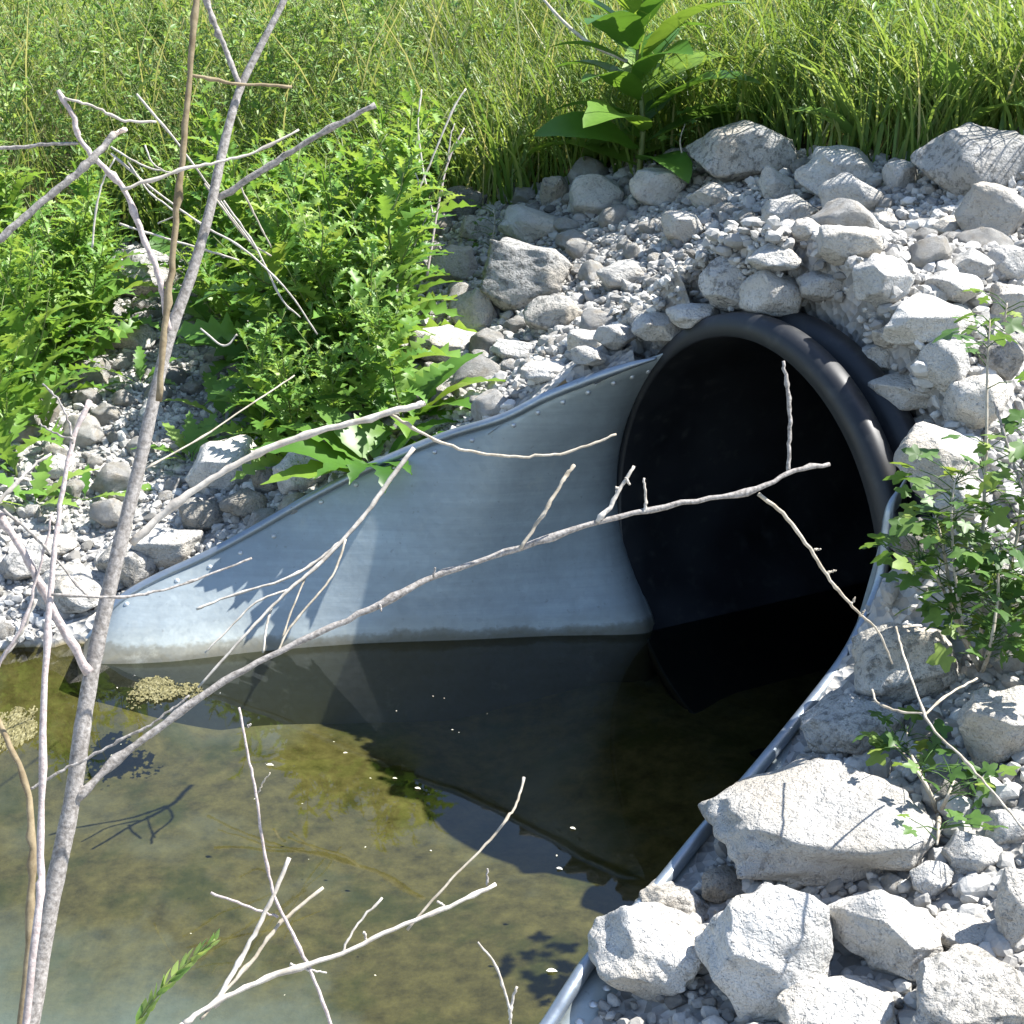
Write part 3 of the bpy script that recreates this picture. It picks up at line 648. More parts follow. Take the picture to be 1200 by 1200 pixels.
def weed_variant(k):
    st, lf = MB(), MB(); h = .62 + .22 * RNG.random(); P = stem_curve(h, .25 * RNG.random(), RNG.uniform(0, 6.28)); st.add(*tube(P, np.linspace(.0032, .0012, len(P)), 5), t=.4)
    tp = [leaf_template(4, .12, fold=.3, droop=.6, seed=s) for s in range(3)]
    for b in range(9):
        t0 = RNG.uniform(.25, .95); az = RNG.uniform(0, 6.28); B = at_curve(P, t0); ln = .10 + .12 * RNG.random() * (1.1 - t0)
        Q = cat([B, B + ln * .5 * np.array([math.cos(az) * .6, math.sin(az) * .6, .8]), B + ln * np.array([math.cos(az) * .75, math.sin(az) * .75, 1.1])], 6); st.add(*tube(Q, np.linspace(.0016, .0008, 6), 4), t=.5)
        for q in range(9): put(lf, tp[q % 3], at_curve(Q, RNG.random()), RNG.uniform(0, 6.28), RNG.uniform(.0, 1.0), RNG.uniform(.022, .05), float(np.clip(RNG.normal(.5, .25), 0, 1)), RNG.normal(0, .5))
    for q in range(60):
        t0 = RNG.uniform(.12, 1); put(lf, tp[q % 3], at_curve(P, t0), q * 2.4, RNG.uniform(.1, .9), RNG.uniform(.03, .065) * (1.2 - .5 * t0), float(np.clip(RNG.normal(.45 + .2 * t0, .22), 0, 1)), RNG.normal(0, .4))
    return st.me('stem'), lf.me('foliage')
def thistle_variant(k, h=None):
    st, lf = MB(), MB(); h = h or .45 + .3 * RNG.random(); P = stem_curve(h, .35 * RNG.random(), RNG.uniform(0, 6.28)); st.add(*tube(P, np.linspace(.006, .002, len(P)), 6), t=.3)
    tp = [leaf_template(18, .135, .58, .40, .8, .14, 2, s, .8) for s in range(4)]
    n = 34
    for q in range(n):
        t0 = .04 + .96 * q / n; L = (.27 * (1 - t0) ** .8 + .07) * RNG.uniform(.75, 1.2); put(lf, tp[q % 4], at_curve(P, t0), q * 2.4 + RNG.normal(0, .3), RNG.uniform(.15, .8) + .35 * t0, L, float(np.clip(RNG.normal(.40 + .3 * t0, .2), 0, 1)), RNG.normal(0, .3))
    for b in range(6):
        t0 = RNG.uniform(.35, .95); az = RNG.uniform(0, 6.28); B = at_curve(P, t0); ln = .10 + .10 * RNG.random()
        Q = cat([B, B + ln * .5 * np.array([math.cos(az) * .7, math.sin(az) * .7, .7]), B + ln * np.array([math.cos(az) * .8, math.sin(az) * .8, 1.1])], 6); st.add(*tube(Q, np.linspace(.0028, .0014, 6), 5), t=.4)
        for q in range(10): put(lf, tp[q % 4], at_curve(Q, q / 10), q * 2.4, RNG.uniform(.2, 1.1), RNG.uniform(.05, .10), float(np.clip(RNG.normal(.65, .2), 0, 1)), RNG.normal(0, .4))
    return st.me('stem'), lf.me('foliage')
def plant(name, var, loc, rz, sc, label, cat_, group, mat, tilt=(0, 0)):
    e = empty(name, loc, label, cat_, group); e.rotation_euler = (tilt[0], tilt[1], rz); e.scale = (sc,) * 3
    link('stem', var[0], M['stem'], e); link('foliage', var[1], M[mat], e); return e
WV = [weed_variant(k) for k in range(8)]; TV = [thistle_variant(k) for k in range(6)]
def gp(u, v): return hit(u, v)[0]
# leafy weeds massed on the left and across the back
n = 0; tries = 0
while n < 270 and tries < 16000:
    tries += 1; x, y = RNG.uniform(-3.2, 2.0), RNG.uniform(3.6, 7.0)
    if veg_side(x, y) < .05: continue
    u, v, _ = pix([[x, y, float(ground(x, y)) + .4]]); u, v = u[0], v[0]
    if not (-220 < u < 1300): continue
    if u > 470 and RNG.random() < .80: continue
    z = float(ground(x, y)); leftm = u < 470
    plant('leafy_weed', WV[n % 8], (x, y, z - .01), RNG.uniform(0, 6.28), RNG.uniform(.75, 1.2), 'small-leaved green weed stem in the dense growth at the upper left' if leftm else 'small-leaved green weed stem standing among the grass behind the gravel', 'weed', 'weeds massed at the upper left' if leftm else 'weeds among the back grass', 'weed', (RNG.normal(0, .1), RNG.normal(0, .1))); n += 1
# thistle clump above the left wing
CL = [(345,548),(392,532),(432,522),(472,504),(310,535),(375,510),(330,470),(300,440),(445,470),(420,450),(370,430),(330,400),(450,420),(400,390),(300,380),(455,400),(350,350),(430,350),(430,480),(350,440),(395,490),(385,480),(415,330),(290,350),(250,400)]
for k, (u, v) in enumerate(CL):
    p = gp(u, v); plant('thistle', TV[k % 6], p - [0, 0, .01], RNG.uniform(0, 6.28), (RNG.uniform(.55, .7) if k < 6 else RNG.uniform(.85, 1.15)), 'bright spiny-leaved thistle stem in the clump overhanging the left wing', 'thistle', 'thistles above the left wing', 'thistle', (RNG.normal(0, .15), RNG.normal(.05, .15)))
for k, (u, v) in enumerate([(20,560),(60,470),(100,430),(10,470),(75,400),(20,400),(125,400),(45,350),(5,510),(40,430),(90,370),(-20,450),(130,350),(60,520)]):
    p = gp(u, v); plant('thistle', TV[(k + 2) % 6], p - [0, 0, .01], RNG.uniform(0, 6.28), RNG.uniform(.7, 1.0), 'spiny-leaved thistle stem at the left edge above the gravel', 'thistle', 'thistles at the left edge', 'thistle', (RNG.normal(0, .12), RNG.normal(0, .12)))
# broad-leaved rosettes
def rosette(u, v, leaves, label, mat='dock', name='broad_leaved_plant'):
    p = gp(u, v); e = empty(name, p, label, 'plant')
    for k, (az, el, L, wd, dr, lob) in enumerate(leaves):
        mb = MB(); V, F = leaf_template(16, wd, lob, .18, dr, .05, 2, k, .85, .12); put(mb, (V, F), np.array([0, 0, .01]), az, el, L, float(np.clip(RNG.normal(.5, .3), 0, 1)), RNG.normal(0, .15)); link('leaf', mb.me('leaf'), M[mat], e)
    return e
R_ = math.radians
rosette(440,555,[(R_(190),.35,.30,.17,.5,.12),(R_(168),.55,.26,.17,.6,.12),(R_(205),.1,.28,.17,.35,.15),(R_(-8),.6,.26,.16,.8,.1),(R_(12),.75,.24,.17,.9,.1),(R_(-55),.5,.18,.15,1.1,.2),(R_(-100),.5,.20,.16,1.4,.35),(R_(-75),.4,.22,.15,1.3,.3),(R_(230),.4,.2,.15,1.0,.3),(R_(100),.8,.2,.16,.6,.2),(R_(150),.8,.24,.16,.6,.1)],'broad-leaved plant with long leaves drooping over the left wing rim')
rosette(475,505,[(R_(-10),.7,.30,.17,.8,.06),(R_(25),.9,.28,.17,.8,.06),(R_(-40),.6,.28,.17,1.0,.08),(R_(60),.8,.24,.16,.8,.06),(R_(200),.6,.26,.16,.8,.06),(R_(-85),.5,.24,.15,1.2,.2)],'broad-leaved plant with sunlit leaves at the right foot of the thistles')
rosette(395,515,[(R_(183),.45,.36,.18,.5,.05),(R_(165),.75,.34,.18,.6,.05),(R_(205),.25,.30,.17,.4,.06),(R_(-5),.6,.30,.17,.7,.05),(R_(-60),.55,.24,.16,.9,.15),(R_(140),1.0,.28,.17,.7,.05),(R_(235),.5,.26,.16,.9,.2),(R_(-110),.4,.24,.15,1.2,.35)],'broad-leaved plant with wide flat leaves at the left foot of the thistles')
rosette(225,545,[(R_(100),1.0,.16,.15,.6,.4),(R_(60),.9,.17,.15,.6,.4),(R_(140),.8,.16,.14,.7,.4),(R_(190),.5,.17,.14,.8,.45),(R_(20),.7,.14,.14,.8,.4),(R_(230),.4,.13,.14,.8,.4),(R_(80),.7,.19,.14,.8,.4)],'jagged bright green rosette behind the egg-shaped boulder','thistle','leaf_rosette')
rosette(100,590,[(R_(170),.25,.20,.10,.5,.3),(R_(10),.2,.22,.11,.5,.3),(R_(-20),.3,.16,.1,.6,.3),(R_(195),.3,.18,.1,.5,.3),(R_(100),.6,.14,.1,.5,.3)],'low flat rosette on the gravel at the left bank','thistle','leaf_rosette')
rosette(165,455,[(R_(100),.9,.16,.13,.7,.4),(R_(40),.6,.18,.13,.8,.4),(R_(180),.5,.18,.13,.8,.4),(R_(-30),.3,.15,.13,.7,.4),(R_(230),.3,.16,.13,.8,.4)],'small jagged rosette behind the trunk on the left gravel','thistle','leaf_rosette')
rosette(40,600,[(R_(20),.7,.20,.13,.8,.4),(R_(80),.9,.18,.13,.7,.4),(R_(160),.7,.20,.13,.8,.4),(R_(-30),.4,.17,.13,.8,.4),(R_(210),.4,.18,.13,.8,.4)],'bright jagged rosette near the left edge above the waterline','thistle','leaf_rosette')
rosette(265,500,[(R_(60),.9,.20,.14,.8,.35),(R_(120),.8,.22,.14,.8,.35),(R_(10),.6,.20,.14,.9,.35),(R_(185),.6,.20,.14,.8,.35),(R_(-60),.4,.16,.14,.9,.35)],'jagged rosette between the egg-shaped boulder and the thistle clump','thistle','leaf_rosette')
rosette(205,335,[(R_(40),.5,.30,.17,.8,.05),(R_(180),.6,.28,.17,.8,.05),(R_(-30),.4,.28,.17,.8,.05),(R_(120),.8,.28,.17,.6,.05)],'broad dark leaves in the shade under the upper left weeds')
for k, (u, v) in enumerate([(575,225),(680,205),(860,165),(1010,180),(1120,165)]):
    rosette(u, v, [(RNG.uniform(0, 6.28), RNG.uniform(.5, 1.2), RNG.uniform(.2, .36), .14, RNG.uniform(.5, 1.0), .05) for q in range(8)], ['broad-leaved weed in the dark grass above the bare stalks','broad-leaved weed left of the tall plant at the grass foot','broad-leaved weed behind the widest dark boulder','broad-leaved weed in the right grass tuft','broad-leaved weed beside the big right-edge boulder'][k], 'weed')
# tall broad-leaved plant at the top centre
def burdock():
    p = gp(748,212); e = empty('burdock', p, 'tall broad-leaved plant standing above the gravel at the top centre', 'plant')
    P = cat([[0,0,0],[.01,.0,.18],[-.01,.02,.4],[.0,.02,.62],[.03,.03,.85]], 20); V, F = tube(P, np.linspace(.011,.005,20), 8); link('stem', mesh('stem', V, F, tint=np.full(len(V), .4)), M['stem'], e)
    L = [(.03 + .60 * (k / 30) ** .9, 137.5 * k + 20 + RNG.normal(0, 12), max(.1, .12 + .75 * k / 30 + RNG.normal(0, .15)), (.42 if k < 20 else .35 - .018 * (k - 20)) * RNG.uniform(.75, 1.15)) for k in range(30)]
    for k, (z, az, el, ln) in enumerate(L):
        mb = MB(); put(mb, leaf_template(14, .19, 0, .22, .8, .08, 2, k + 40, .75, .06), at_curve(P, z / .87), R_(az), el, ln, float(np.clip(RNG.normal(.5, .3), 0, 1)), RNG.normal(0, .2)); link('leaf', mb.me('leaf'), M['dock'], e)
burdock()
# sapling at the right
def lobed(seed):
    r = np.random.default_rng(seed); a = np.linspace(-math.pi * .92, math.pi * .92, 21); rad = .5 * (1 + .28 * np.cos(5 * a)) * (1 + .05 * r.normal(size=21)) * (.75 + .25 * np.cos(a))
    V = [np.zeros(3)]; 
    for t, q in zip(a, rad): x, y = q * math.cos(t), q * math.sin(t); V.append(np.array([x, y, -.35 * (x * x + y * y) + .12 * abs(y)]))
    V = np.array(V) + [.42, 0, 0]; F = np.array([[0, i, i + 1] for i in range(1, 21)]); return V, F
LOB = [lobed(k) for k in range(5)]
def bush(name, label, cat_, base, stems, nleaf, size, mat='sapling'):
    e = empty(name, base, label, cat_)
    for k, s in enumerate(stems):
        P = cat(np.array(s) - base, 16); V, F = tube(P, np.linspace(.0042, .0016, 16), 6); link('stem', mesh('stem', V, F, tint=np.full(len(V), .8)), M['twig_dry'], e)
        lf = MB(); tw = lf
        for q in range(nleaf[k]):
            t0 = RNG.uniform(.18, 1) ** .9; az = RNG.uniform(0, 6.28); B = at_curve(P, t0); ln = RNG.uniform(.02, .09) * (1.15 - .5 * t0)
            T = B + ln * np.array([math.cos(az), math.sin(az), .45]); tw.add(*tube(np.array([B, (B + T) / 2 + [0, 0, .005], T]), [.0010, .0009, .0007], 4), t=.4)
            put(lf, LOB[q % 5], T, az + RNG.normal(0, .4), RNG.uniform(-.5, .6), size * RNG.uniform(.6, 1.25), float(np.clip(RNG.normal(.45, .28), 0, 1)), RNG.normal(0, .5))
        link('foliage', lf.me('foliage'), M[mat], e)
b0 = gp(1150, 790); d0 = np.linalg.norm(b0 - EYE) * .985
def along(pts, d, jit=.03): return [pt(u, v, d + RNG.normal(0, jit)) for u, v in pts]
dcam = float(pix([b0])[2][0])
bush('sapling', 'leafy green sapling growing among boulders at the right edge', 'sapling', b0, [
    [b0] + along([(1150,720),(1152,620),(1156,520),(1157,430),(1160,375)], dcam - .05),
    [b0] + along([(1125,740),(1105,690),(1080,660),(1062,672)], dcam - .1),
    [b0] + along([(1120,720),(1105,640),(1095,600)], dcam - .02),
    [b0] + along([(1170,720),(1190,640),(1200,560),(1205,500)], dcam - .08),
    [b0] + along([(1130,740),(1120,680),(1115,600),(1120,560)], dcam - .1),
    [b0] + along([(1180,760),(1205,720),(1230,690)], dcam - .05),
    [b0] + along([(1160,760),(1170,690),(1165,640)], dcam - .15)], [34, 34, 34, 48, 46, 44, 54], .043)
def lie(pts): return [hit(u, v, .06)[0] for u, v in pts]
b1 = gp(1100, 955); d1 = float(pix([b1])[2][0])
bush('small_weed', 'small lobed-leaf weed sprawling between boulders at the lower right', 'weed', b1, [
    [b1] + lie([(1085,920),(1060,885),(1040,868)]), [b1] + lie([(1078,905),(1066,880),(1062,850)]), [b1] + lie([(1110,935),(1118,915)]), [b1] + lie([(1100,970),(1098,990)])], [14, 12, 10, 6], .036)
b2 = gp(575, 300); d2 = float(pix([b2])[2][0])
bush('seedling', 'tiny upright seedling growing in the gravel left of the sunlit-topped rock', 'seedling', b2, [[b2] + along([(576,285),(580,262),(578,245)], d2, .01)], [16], .028)
b3 = gp(803, 225); d3 = float(pix([b3])[2][0])
bush('seedling', 'thin spindly seedling at the right of the flat-topped block', 'seedling', b3, [[b3] + along([(801,190),(797,165),(803,145)], d3, .01)], [14], .03)
b4 = gp(1185, 400); d4 = float(pix([b4])[2][0])
bush('seedling', 'young yellow-green seedling on the rocks at the right edge', 'seedling', b4, [[b4] + along([(1178,380),(1180,355)], d4 - .1, .01)], [8], .04)

# ------------------------------------------------------------------ grass
def grass():
    n = 82000; x = RNG.uniform(-4.0, 4.2, n); y = 3.7 + RNG.random(n) ** 1.35 * 8.5; vs = veg_side(x, y); ok = vs > -.02 + .10 * RNG.random(n); x, y, vs = x[ok], y[ok], vs[ok]
    z = ground(x, y); u, v, Y = pix(np.column_stack([x, y, z + .3])); ok = (u > -330) & (u < 1450); x, y, z, vs, u = x[ok], y[ok], z[ok], vs[ok], u[ok]; n = len(x)
    keep = RNG.random(n) < np.where(u < 430, .30, 1.); x, y, z, vs = x[keep], y[keep], z[keep], vs[keep]; n = len(x); print('blades', n)
    patch = fbm(x, y, 4, 8); h = (.34 + .12 * patch + RNG.normal(0, .08, n)) * np.clip(.85 + vs * .4, .85, 1.5); h = np.clip(h, .10, .95) + np.clip((y - 6) * .10, 0, .35)
    az = RNG.uniform(0, 6.28, n); lean = np.abs(RNG.normal(.25, .22, n)); bend = RNG.uniform(.1, .9, n); wd = RNG.uniform(.0022, .0048, n)
    K = 5; t = np.linspace(0, 1, K); d = np.stack([np.cos(az), np.sin(az)], 1); sd = np.stack([-np.sin(az + RNG.normal(0, .5, n)), np.cos(az)], 1)
    V = np.zeros((n, K, 2, 3))
    for k in range(K):
        r = h * (lean * t[k] + bend * t[k] ** 2.2 * .6); zz = h * (t[k] - .25 * bend * t[k] ** 3); ww = wd * (1 - t[k]) ** .7 + .0003
        for q, sg in ((0, 1), (1, -1)):
            V[:, k, q, 0] = x + d[:, 0] * r + sg * sd[:, 0] * ww; V[:, k, q, 1] = y + d[:, 1] * r + sg * sd[:, 1] * ww; V[:, k, q, 2] = z + zz - .01
    b = np.arange(n)[:, None] * (2 * K); k = np.arange(K - 1)[None] * 2; F = np.stack([b + k, b + k + 1, b + k + 3, b + k + 2], -1).reshape(-1, 4)
    ti = np.clip(.42 + .22 * patch + RNG.normal(0, .16, n) + (RNG.random(n) < .10 + .10 * (fbm(x, y, 2.2, 31) > .2)) * .5, 0, 1)
    nb = 2600; bx = RNG.uniform(-1.6, 2.2, nb); by = np.interp(bx, VEG[:, 0], VEG[:, 1]) + .02 + .9 * RNG.random(nb) ** 1.5; bz = ground(bx, by); h2 = RNG.uniform(.30, .62, nb); a2 = RNG.uniform(0, 6.28, nb); ln2 = RNG.uniform(.1, .4, nb); bd2 = RNG.uniform(.4, 1.3, nb); w2 = RNG.uniform(.004, .008, nb)
    V2 = np.zeros((nb, K, 2, 3))
    for k_ in range(K):
        r = h2 * (ln2 * t[k_] + bd2 * t[k_] ** 2.4 * .6); zz = h2 * (t[k_] - .38 * bd2 * t[k_] ** 3); ww = w2 * (1 - t[k_]) ** .6 + .0003
        for q, sg in ((0, 1), (1, -1)):
            V2[:, k_, q, 0] = bx + np.cos(a2) * r - sg * np.sin(a2) * ww; V2[:, k_, q, 1] = by + np.sin(a2) * r + sg * np.cos(a2) * ww; V2[:, k_, q, 2] = bz + zz - .01
    b2 = np.arange(nb)[:, None] * (2 * K) + n * 2 * K; F = np.vstack([F, np.stack([b2 + k, b2 + k + 1, b2 + k + 3, b2 + k + 2], -1).reshape(-1, 4)])
    ns = 900; sx_ = RNG.uniform(-3, 3.2, ns); sy_ = np.interp(sx_, VEG[:, 0], VEG[:, 1]) + .05 + 3.0 * RNG.random(ns); sz_ = ground(sx_, sy_); h3 = RNG.uniform(.5, .95, ns); a3 = RNG.uniform(0, 6.28, ns); ln3 = np.abs(RNG.normal(.12, .12, ns)); V3 = np.zeros((ns, K, 2, 3))
    for k_ in range(K):
        r = h3 * (ln3 * t[k_] + .25 * t[k_] ** 3); zz = h3 * (t[k_] - .06 * t[k_] ** 3); ww = .0009 if k_ < 3 else (.0028 if k_ == 3 else .0006)
        for q, sg in ((0, 1), (1, -1)):
            V3[:, k_, q, 0] = sx_ + np.cos(a3) * r + sg * ww; V3[:, k_, q, 1] = sy_ + np.sin(a3) * r; V3[:, k_, q, 2] = sz_ + zz
    b3_ = np.arange(ns)[:, None] * (2 * K) + (n + nb) * 2 * K; F = np.vstack([F, np.stack([b3_ + k, b3_ + k + 1, b3_ + k + 3, b3_ + k + 2], -1).reshape(-1, 4)])
    V = np.vstack([V.reshape(-1, 3), V2.reshape(-1, 3), V3.reshape(-1, 3)]); ti = np.concatenate([ti, np.clip(RNG.normal(.35, .2, nb), 0, 1), np.clip(RNG.normal(.9, .12, ns), 0, 1)])
    tag(link('grass', mesh('grass', V.reshape(-1, 3), [F], True, np.repeat(ti, 2 * K)), M['grass']), 'tall green grass growing thickly on the bank behind the gravel', 'grass', kind='stuff')
grass()

# ------------------------------------------------------------------ bare shrub and twigs
def branch(name, parent, O_, pts, depth, rpx, mat, n=None, jit=.004, label=None):
    """pts: traced outline; depth from the camera at both ends; rpx: width at both ends"""
    m = len(pts); dd = np.linspace(depth[0], depth[1], m); P = np.array([pt(u, v, d) for (u, v), d in zip(pts, dd)])
    n = n or max(10, m * 5); P = cat(P, n); P[1:-1] += RNG.normal(0, jit * .12, (n - 2, 3))
    rr = np.linspace(rpx[0], rpx[1], n) * np.linspace(depth[0], depth[1], n) / FPX / 2
    rr = rr * (1 + .07 * RNG.normal(size=n)); kn = RNG.random(n) < .10; rr[kn] *= 1.45; rr[1:][kn[:-1]] *= 1.15
    V, F = tube(P - O_, rr, 8); o = link(name, mesh(name, V, F), M[mat], parent)
    if label: o['label'] = label
    return P
SH = np.array([-.47, 1.02, float(ground(-.47, 1.02))]); sh = empty('bare_shrub', SH, 'leafless grey shrub with long forking stems in front of the pond at left', 'shrub')
def end(P, q): return [q] + list(P)
A = [(14,1290),(35,1200),(57,1070),(84,940),(100,830),(117,740),(140,640),(160,560),(180,470),(200,390),(225,320),(245,250),(258,190),(270,140),(283,100),(305,55),(333,0),(350,-40)]
P = np.array([SH] + [pt(u, v, 1.30 + .10 * i / 17) for i, (u, v) in enumerate(A)]); P = cat(P, 110); tt = np.linspace(0, 1, 110); V, F = tube(P - SH, np.interp(tt, [0, .35, .65, 1], [.0093, .0070, .0048, .0028]) * (1 + .03 * RNG.normal(size=110)), 12); link('stem', mesh('stem', V, F), M['bark'], sh)
def B(pts, d, r, mat='bark', nm='branch', **k): return branch(nm, sh, SH, pts, d, r, mat, **k)
B([(186,470),(192,390),(200,330),(207,250),(215,170),(222,90),(230,0),(233,-40)], (1.33,1.34), (8,7), 'bark_brown')
B([(20,1290),(45,1070),(48,1000),(52,800),(60,690),(68,610),(85,520),(105,470)], (1.22,1.30), (10,5), 'bark_pink', 'stem')
B([(10,1290),(25,1200),(36,1080),(37,980),(30,920),(5,860),(-25,800)], (1.24,1.30), (10,7), 'bark_brown', 'stem')
B([(34,925),(66,906),(100,890),(140,868),(175,850),(200,832),(222,815)], (1.28,1.30), (4,2.5), 'bark')
B([(90,937),(130,896),(190,850),(260,800),(330,762),(400,730),(470,695),(510,675),(600,645),(700,612),(800,590),(880,575),(930,552),(972,544)], (1.315,1.50), (9,5), 'bark')
B([(610,643),(640,597),(658,565),(673,545)], (1.42,1.44), (4,4), 'twig_dry', 'twig', n=22)
B([(700,612),(715,593),(730,567),(743,546)], (1.44,1.45), (6,3.5), 'bark_pale', 'twig'); B([(738,568),(733,560)], (1.445,1.445), (3,2), 'bark_pale', 'twig'); B([(724,580),(722,570)], (1.445,1.445), (3,2), 'bark_pale', 'twig')
B([(755,600),(757,585),(755,560)], (1.45,1.45), (4,2.5), 'bark_pale', 'twig'); B([(508,676),(510,665)], (1.39,1.39), (3,2.5), 'bark', 'twig'); B([(445,708),(447,716)], (1.39,1.39), (3,2), 'bark', 'twig')
B([(924,554),(925,520),(926,490),(923,455),(918,423)], (1.49,1.50), (5,4), 'bark', 'twig')
P9 = B([(889,579),(920,605),(950,645),(972,678),(990,700),(1010,722),(1030,742),(1046,778)], (1.48,1.55), (5,2), 'twig_dry', 'twig')
for u, v, a, b in ((950,645,962,643),(968,672,980,668),(985,695,980,688),(997,708,1002,700),(1008,722,1014,715)): B([(u,v),((u+a)/2,(v+b)/2),(a,b)], (1.52,1.52), (3,1.8), 'twig_dry', 'twig')
B([(154,637),(200,595),(250,560),(300,532),(350,513),(420,493),(480,478),(498,472)], (1.34,1.38), (9,6.5), 'bark_pale')
B([(458,486),(500,510),(545,528),(600,535),(650,533),(690,522),(722,509)], (1.38,1.42), (3.5,3), 'twig_dry', 'twig', n=40)
B([(256,232),(300,205),(350,172),(400,143),(440,123)], (1.37,1.36), (8,5.5), 'bark')
B([(142,223),(210,200),(255,190),(300,178),(350,152)], (1.31,1.36), (4,2.5), 'bark_pale', 'twig')
B([(281,102),(265,60),(250,25),(238,-15)], (1.38,1.38), (7,5.5), 'bark'); B([(222,88),(280,98),(342,102)], (1.35,1.39), (4,3.5), 'bark_brown', 'twig')
B([(198,388),(192,350),(185,318),(165,270),(145,222),(120,195),(95,165),(85,135),(68,106)], (1.34,1.30), (8,5), 'bark_pink')
B([(92,168),(40,170),(-10,175)], (1.31,1.30), (4,4), 'bark', 'twig'); B([(75,115),(110,125),(145,141),(183,143)], (1.30,1.32), (3,3), 'bark_pale', 'twig')
B([(-30,300),(0,280),(40,245),(80,212),(110,185),(134,157)], (1.15,1.18), (9,8), 'bark'); B([(130,160),(138,155),(148,151)], (1.18,1.18), (6,5), 'cut', 'cut_end')
B([(104,788),(70,730),(40,670),(0,605),(-20,575)], (1.31,1.27), (11,8), 'bark_pink')
B([(-5,592),(20,565),(40,545),(60,532)], (1.26,1.28), (5,3), 'bark_pale', 'twig'); B([(0,594),(40,628),(60,650),(105,702)], (1.27,1.30), (4,2.5), 'bark', 'twig')
B([(-10,792),(25,735),(45,672),(62,600)], (1.28,1.29), (5,2.5), 'bark_pink', 'twig'); B([(0,775),(25,742),(42,702)], (1.29,1.29), (4,2.5), 'bark_pale', 'twig')
B([(60,697),(130,700),(190,692),(240,675),(295,654)], (1.26,1.34), (3.5,2.5), 'bark', 'twig')
B([(85,520),(82,500),(70,470),(50,450)], (1.28,1.29), (3,2), 'bark', 'twig'); B([(85,515),(60,505),(48,497)], (1.28,1.29), (2.5,2), 'bark', 'twig')
# dead twig caught on the left wing
def loose(name, label, base, specs, cat_='twig'):
    e = empty(name, base, label, cat_); k = 0
    for pts, d, r, mat in specs: branch('stem' if k == 0 else 'side_twig', e, np.array(base), pts, d, r, mat); k += 1
    return e
db = pt(485, 525, 3.02)
loose('dead_twig', 'forked dry twig hanging down the face of the left wing', db, [
    ([(485,525),(455,565),(430,600),(400,635),(370,665),(340,690),(310,720),(280,752),(232,806)], (3.02,2.86), (6,3), 'bark_pale'),
    ([(400,635),(365,662),(330,680),(265,700),(230,714)], (2.97,2.9), (4,2.5), 'bark_pale'), ([(405,632),(392,670),(370,700),(340,735),(325,765)], (2.96,2.86), (3,2.5), 'twig_dry'),
    ([(340,690),(300,706),(270,735),(240,765)], (2.93,2.88), (3,2), 'bark_pale'), ([(318,712),(312,735),(308,765)], (2.92,2.88), (3,2.5), 'bark_pale'), ([(360,672),(340,720),(328,760)], (2.94,2.88), (2.5,2), 'twig_dry')])
sb = gp(500, 330)
sd_ = float(pix([sb])[2][0])
loose('bare_stalk', 'bare pale forked stalks standing in the shade between thistles and grass', sb, [
    ([(460,430),(466,330),(485,240),(505,190),(530,130),(546,104)], (sd_ - .55, sd_ - .5), (3.6,2), 'bark_pale'), ([(500,325),(512,250),(525,190),(544,150)], (sd_ - .55, sd_ - .5), (3.4,2), 'bark_pink'),
    ([(508,255),(497,205),(490,150),(494,105)], (sd_ - .53, sd_ - .5), (2.8,1.8), 'bark_pale'), ([(484,240),(490,210),(472,185)], (sd_ - .53, sd_ - .5), (2.2,1.4), 'bark_pale'), ([(525,190),(528,160),(533,145)], (sd_ - .53, sd_ - .5), (2.2,1.4), 'bark'), ([(480,300),(500,255),(512,248)], (sd_ - .53, sd_ - .5), (2.2,1.4), 'bark_pale')], 'stalk')
fb = pt(375, 395, 3.4)
loose('fallen_stem', 'thin dry stems lying slantwise across the upper left weeds', fb, [
    ([(130,180),(190,230),(240,265),(290,295),(340,345),(372,392)], (3.3,3.4), (2.6,2), 'bark_pale'), ([(160,110),(210,170),(250,225),(300,292)], (3.3,3.4), (2.6,2), 'bark_pale'), ([(140,262),(180,275),(230,290),(280,305)], (3.3,3.4), (2.6,2), 'bark_pale'),
    ([(130,172),(170,195),(215,205)], (3.3,3.3), (2.6,2), 'bark_pale'), ([(240,215),(290,280),(318,300)], (3.4,3.4), (2.6,2), 'twig_dry'), ([(108,290),(112,250),(120,215),(135,185)], (3.3,3.3), (2.6,2), 'bark_pale'),
    ([(150,190),(175,225),(205,250),(185,262)], (3.3,3.3), (2.2,1.6), 'bark_pale'), ([(262,235),(300,290),(330,350),(352,372)], (3.35,3.4), (2.4,1.8), 'bark_pale'), ([(280,215),(300,255),(318,290)], (3.35,3.4), (2.2,1.6), 'twig_dry'), ([(170,170),(178,190),(192,200)], (3.3,3.3), (2,1.5), 'bark_pale'), ([(170,550),(240,510),(300,470),(345,440)], (2.85,3.1), (2.4,1.8), 'twig_dry'), ([(235,385),(262,405),(278,392)], (3.3,3.3), (2.2,1.8), 'bark_pale')], 'stem')
bb = pt(235, 1230, 1.42); bb[2] = float(pt(235, 1230, 1.42)[2])
lg = np.array([-.27, 1.13, float(ground(-.27, 1.13))])
e2 = empty('twiggy_shoot', lg, 'low pale forked shoot reaching over the pond at the bottom centre', 'shrub')
def B2(pts, d, r, mat, nm='branch'): branch(nm, e2, lg, pts, d, r, mat)
Q = np.array([lg, pt(190,1260,1.36), pt(215,1200,1.38)]); V, F = tube(cat(Q, 12) - lg, .0028, 7); link('stem', mesh('stem', V, F), M['bark_pale'], e2)
B2([(215,1200),(260,1170),(330,1140),(400,1117),(470,1085),(530,1060),(581,1036)], (1.38,1.50), (6,4.5), 'bark_pale')
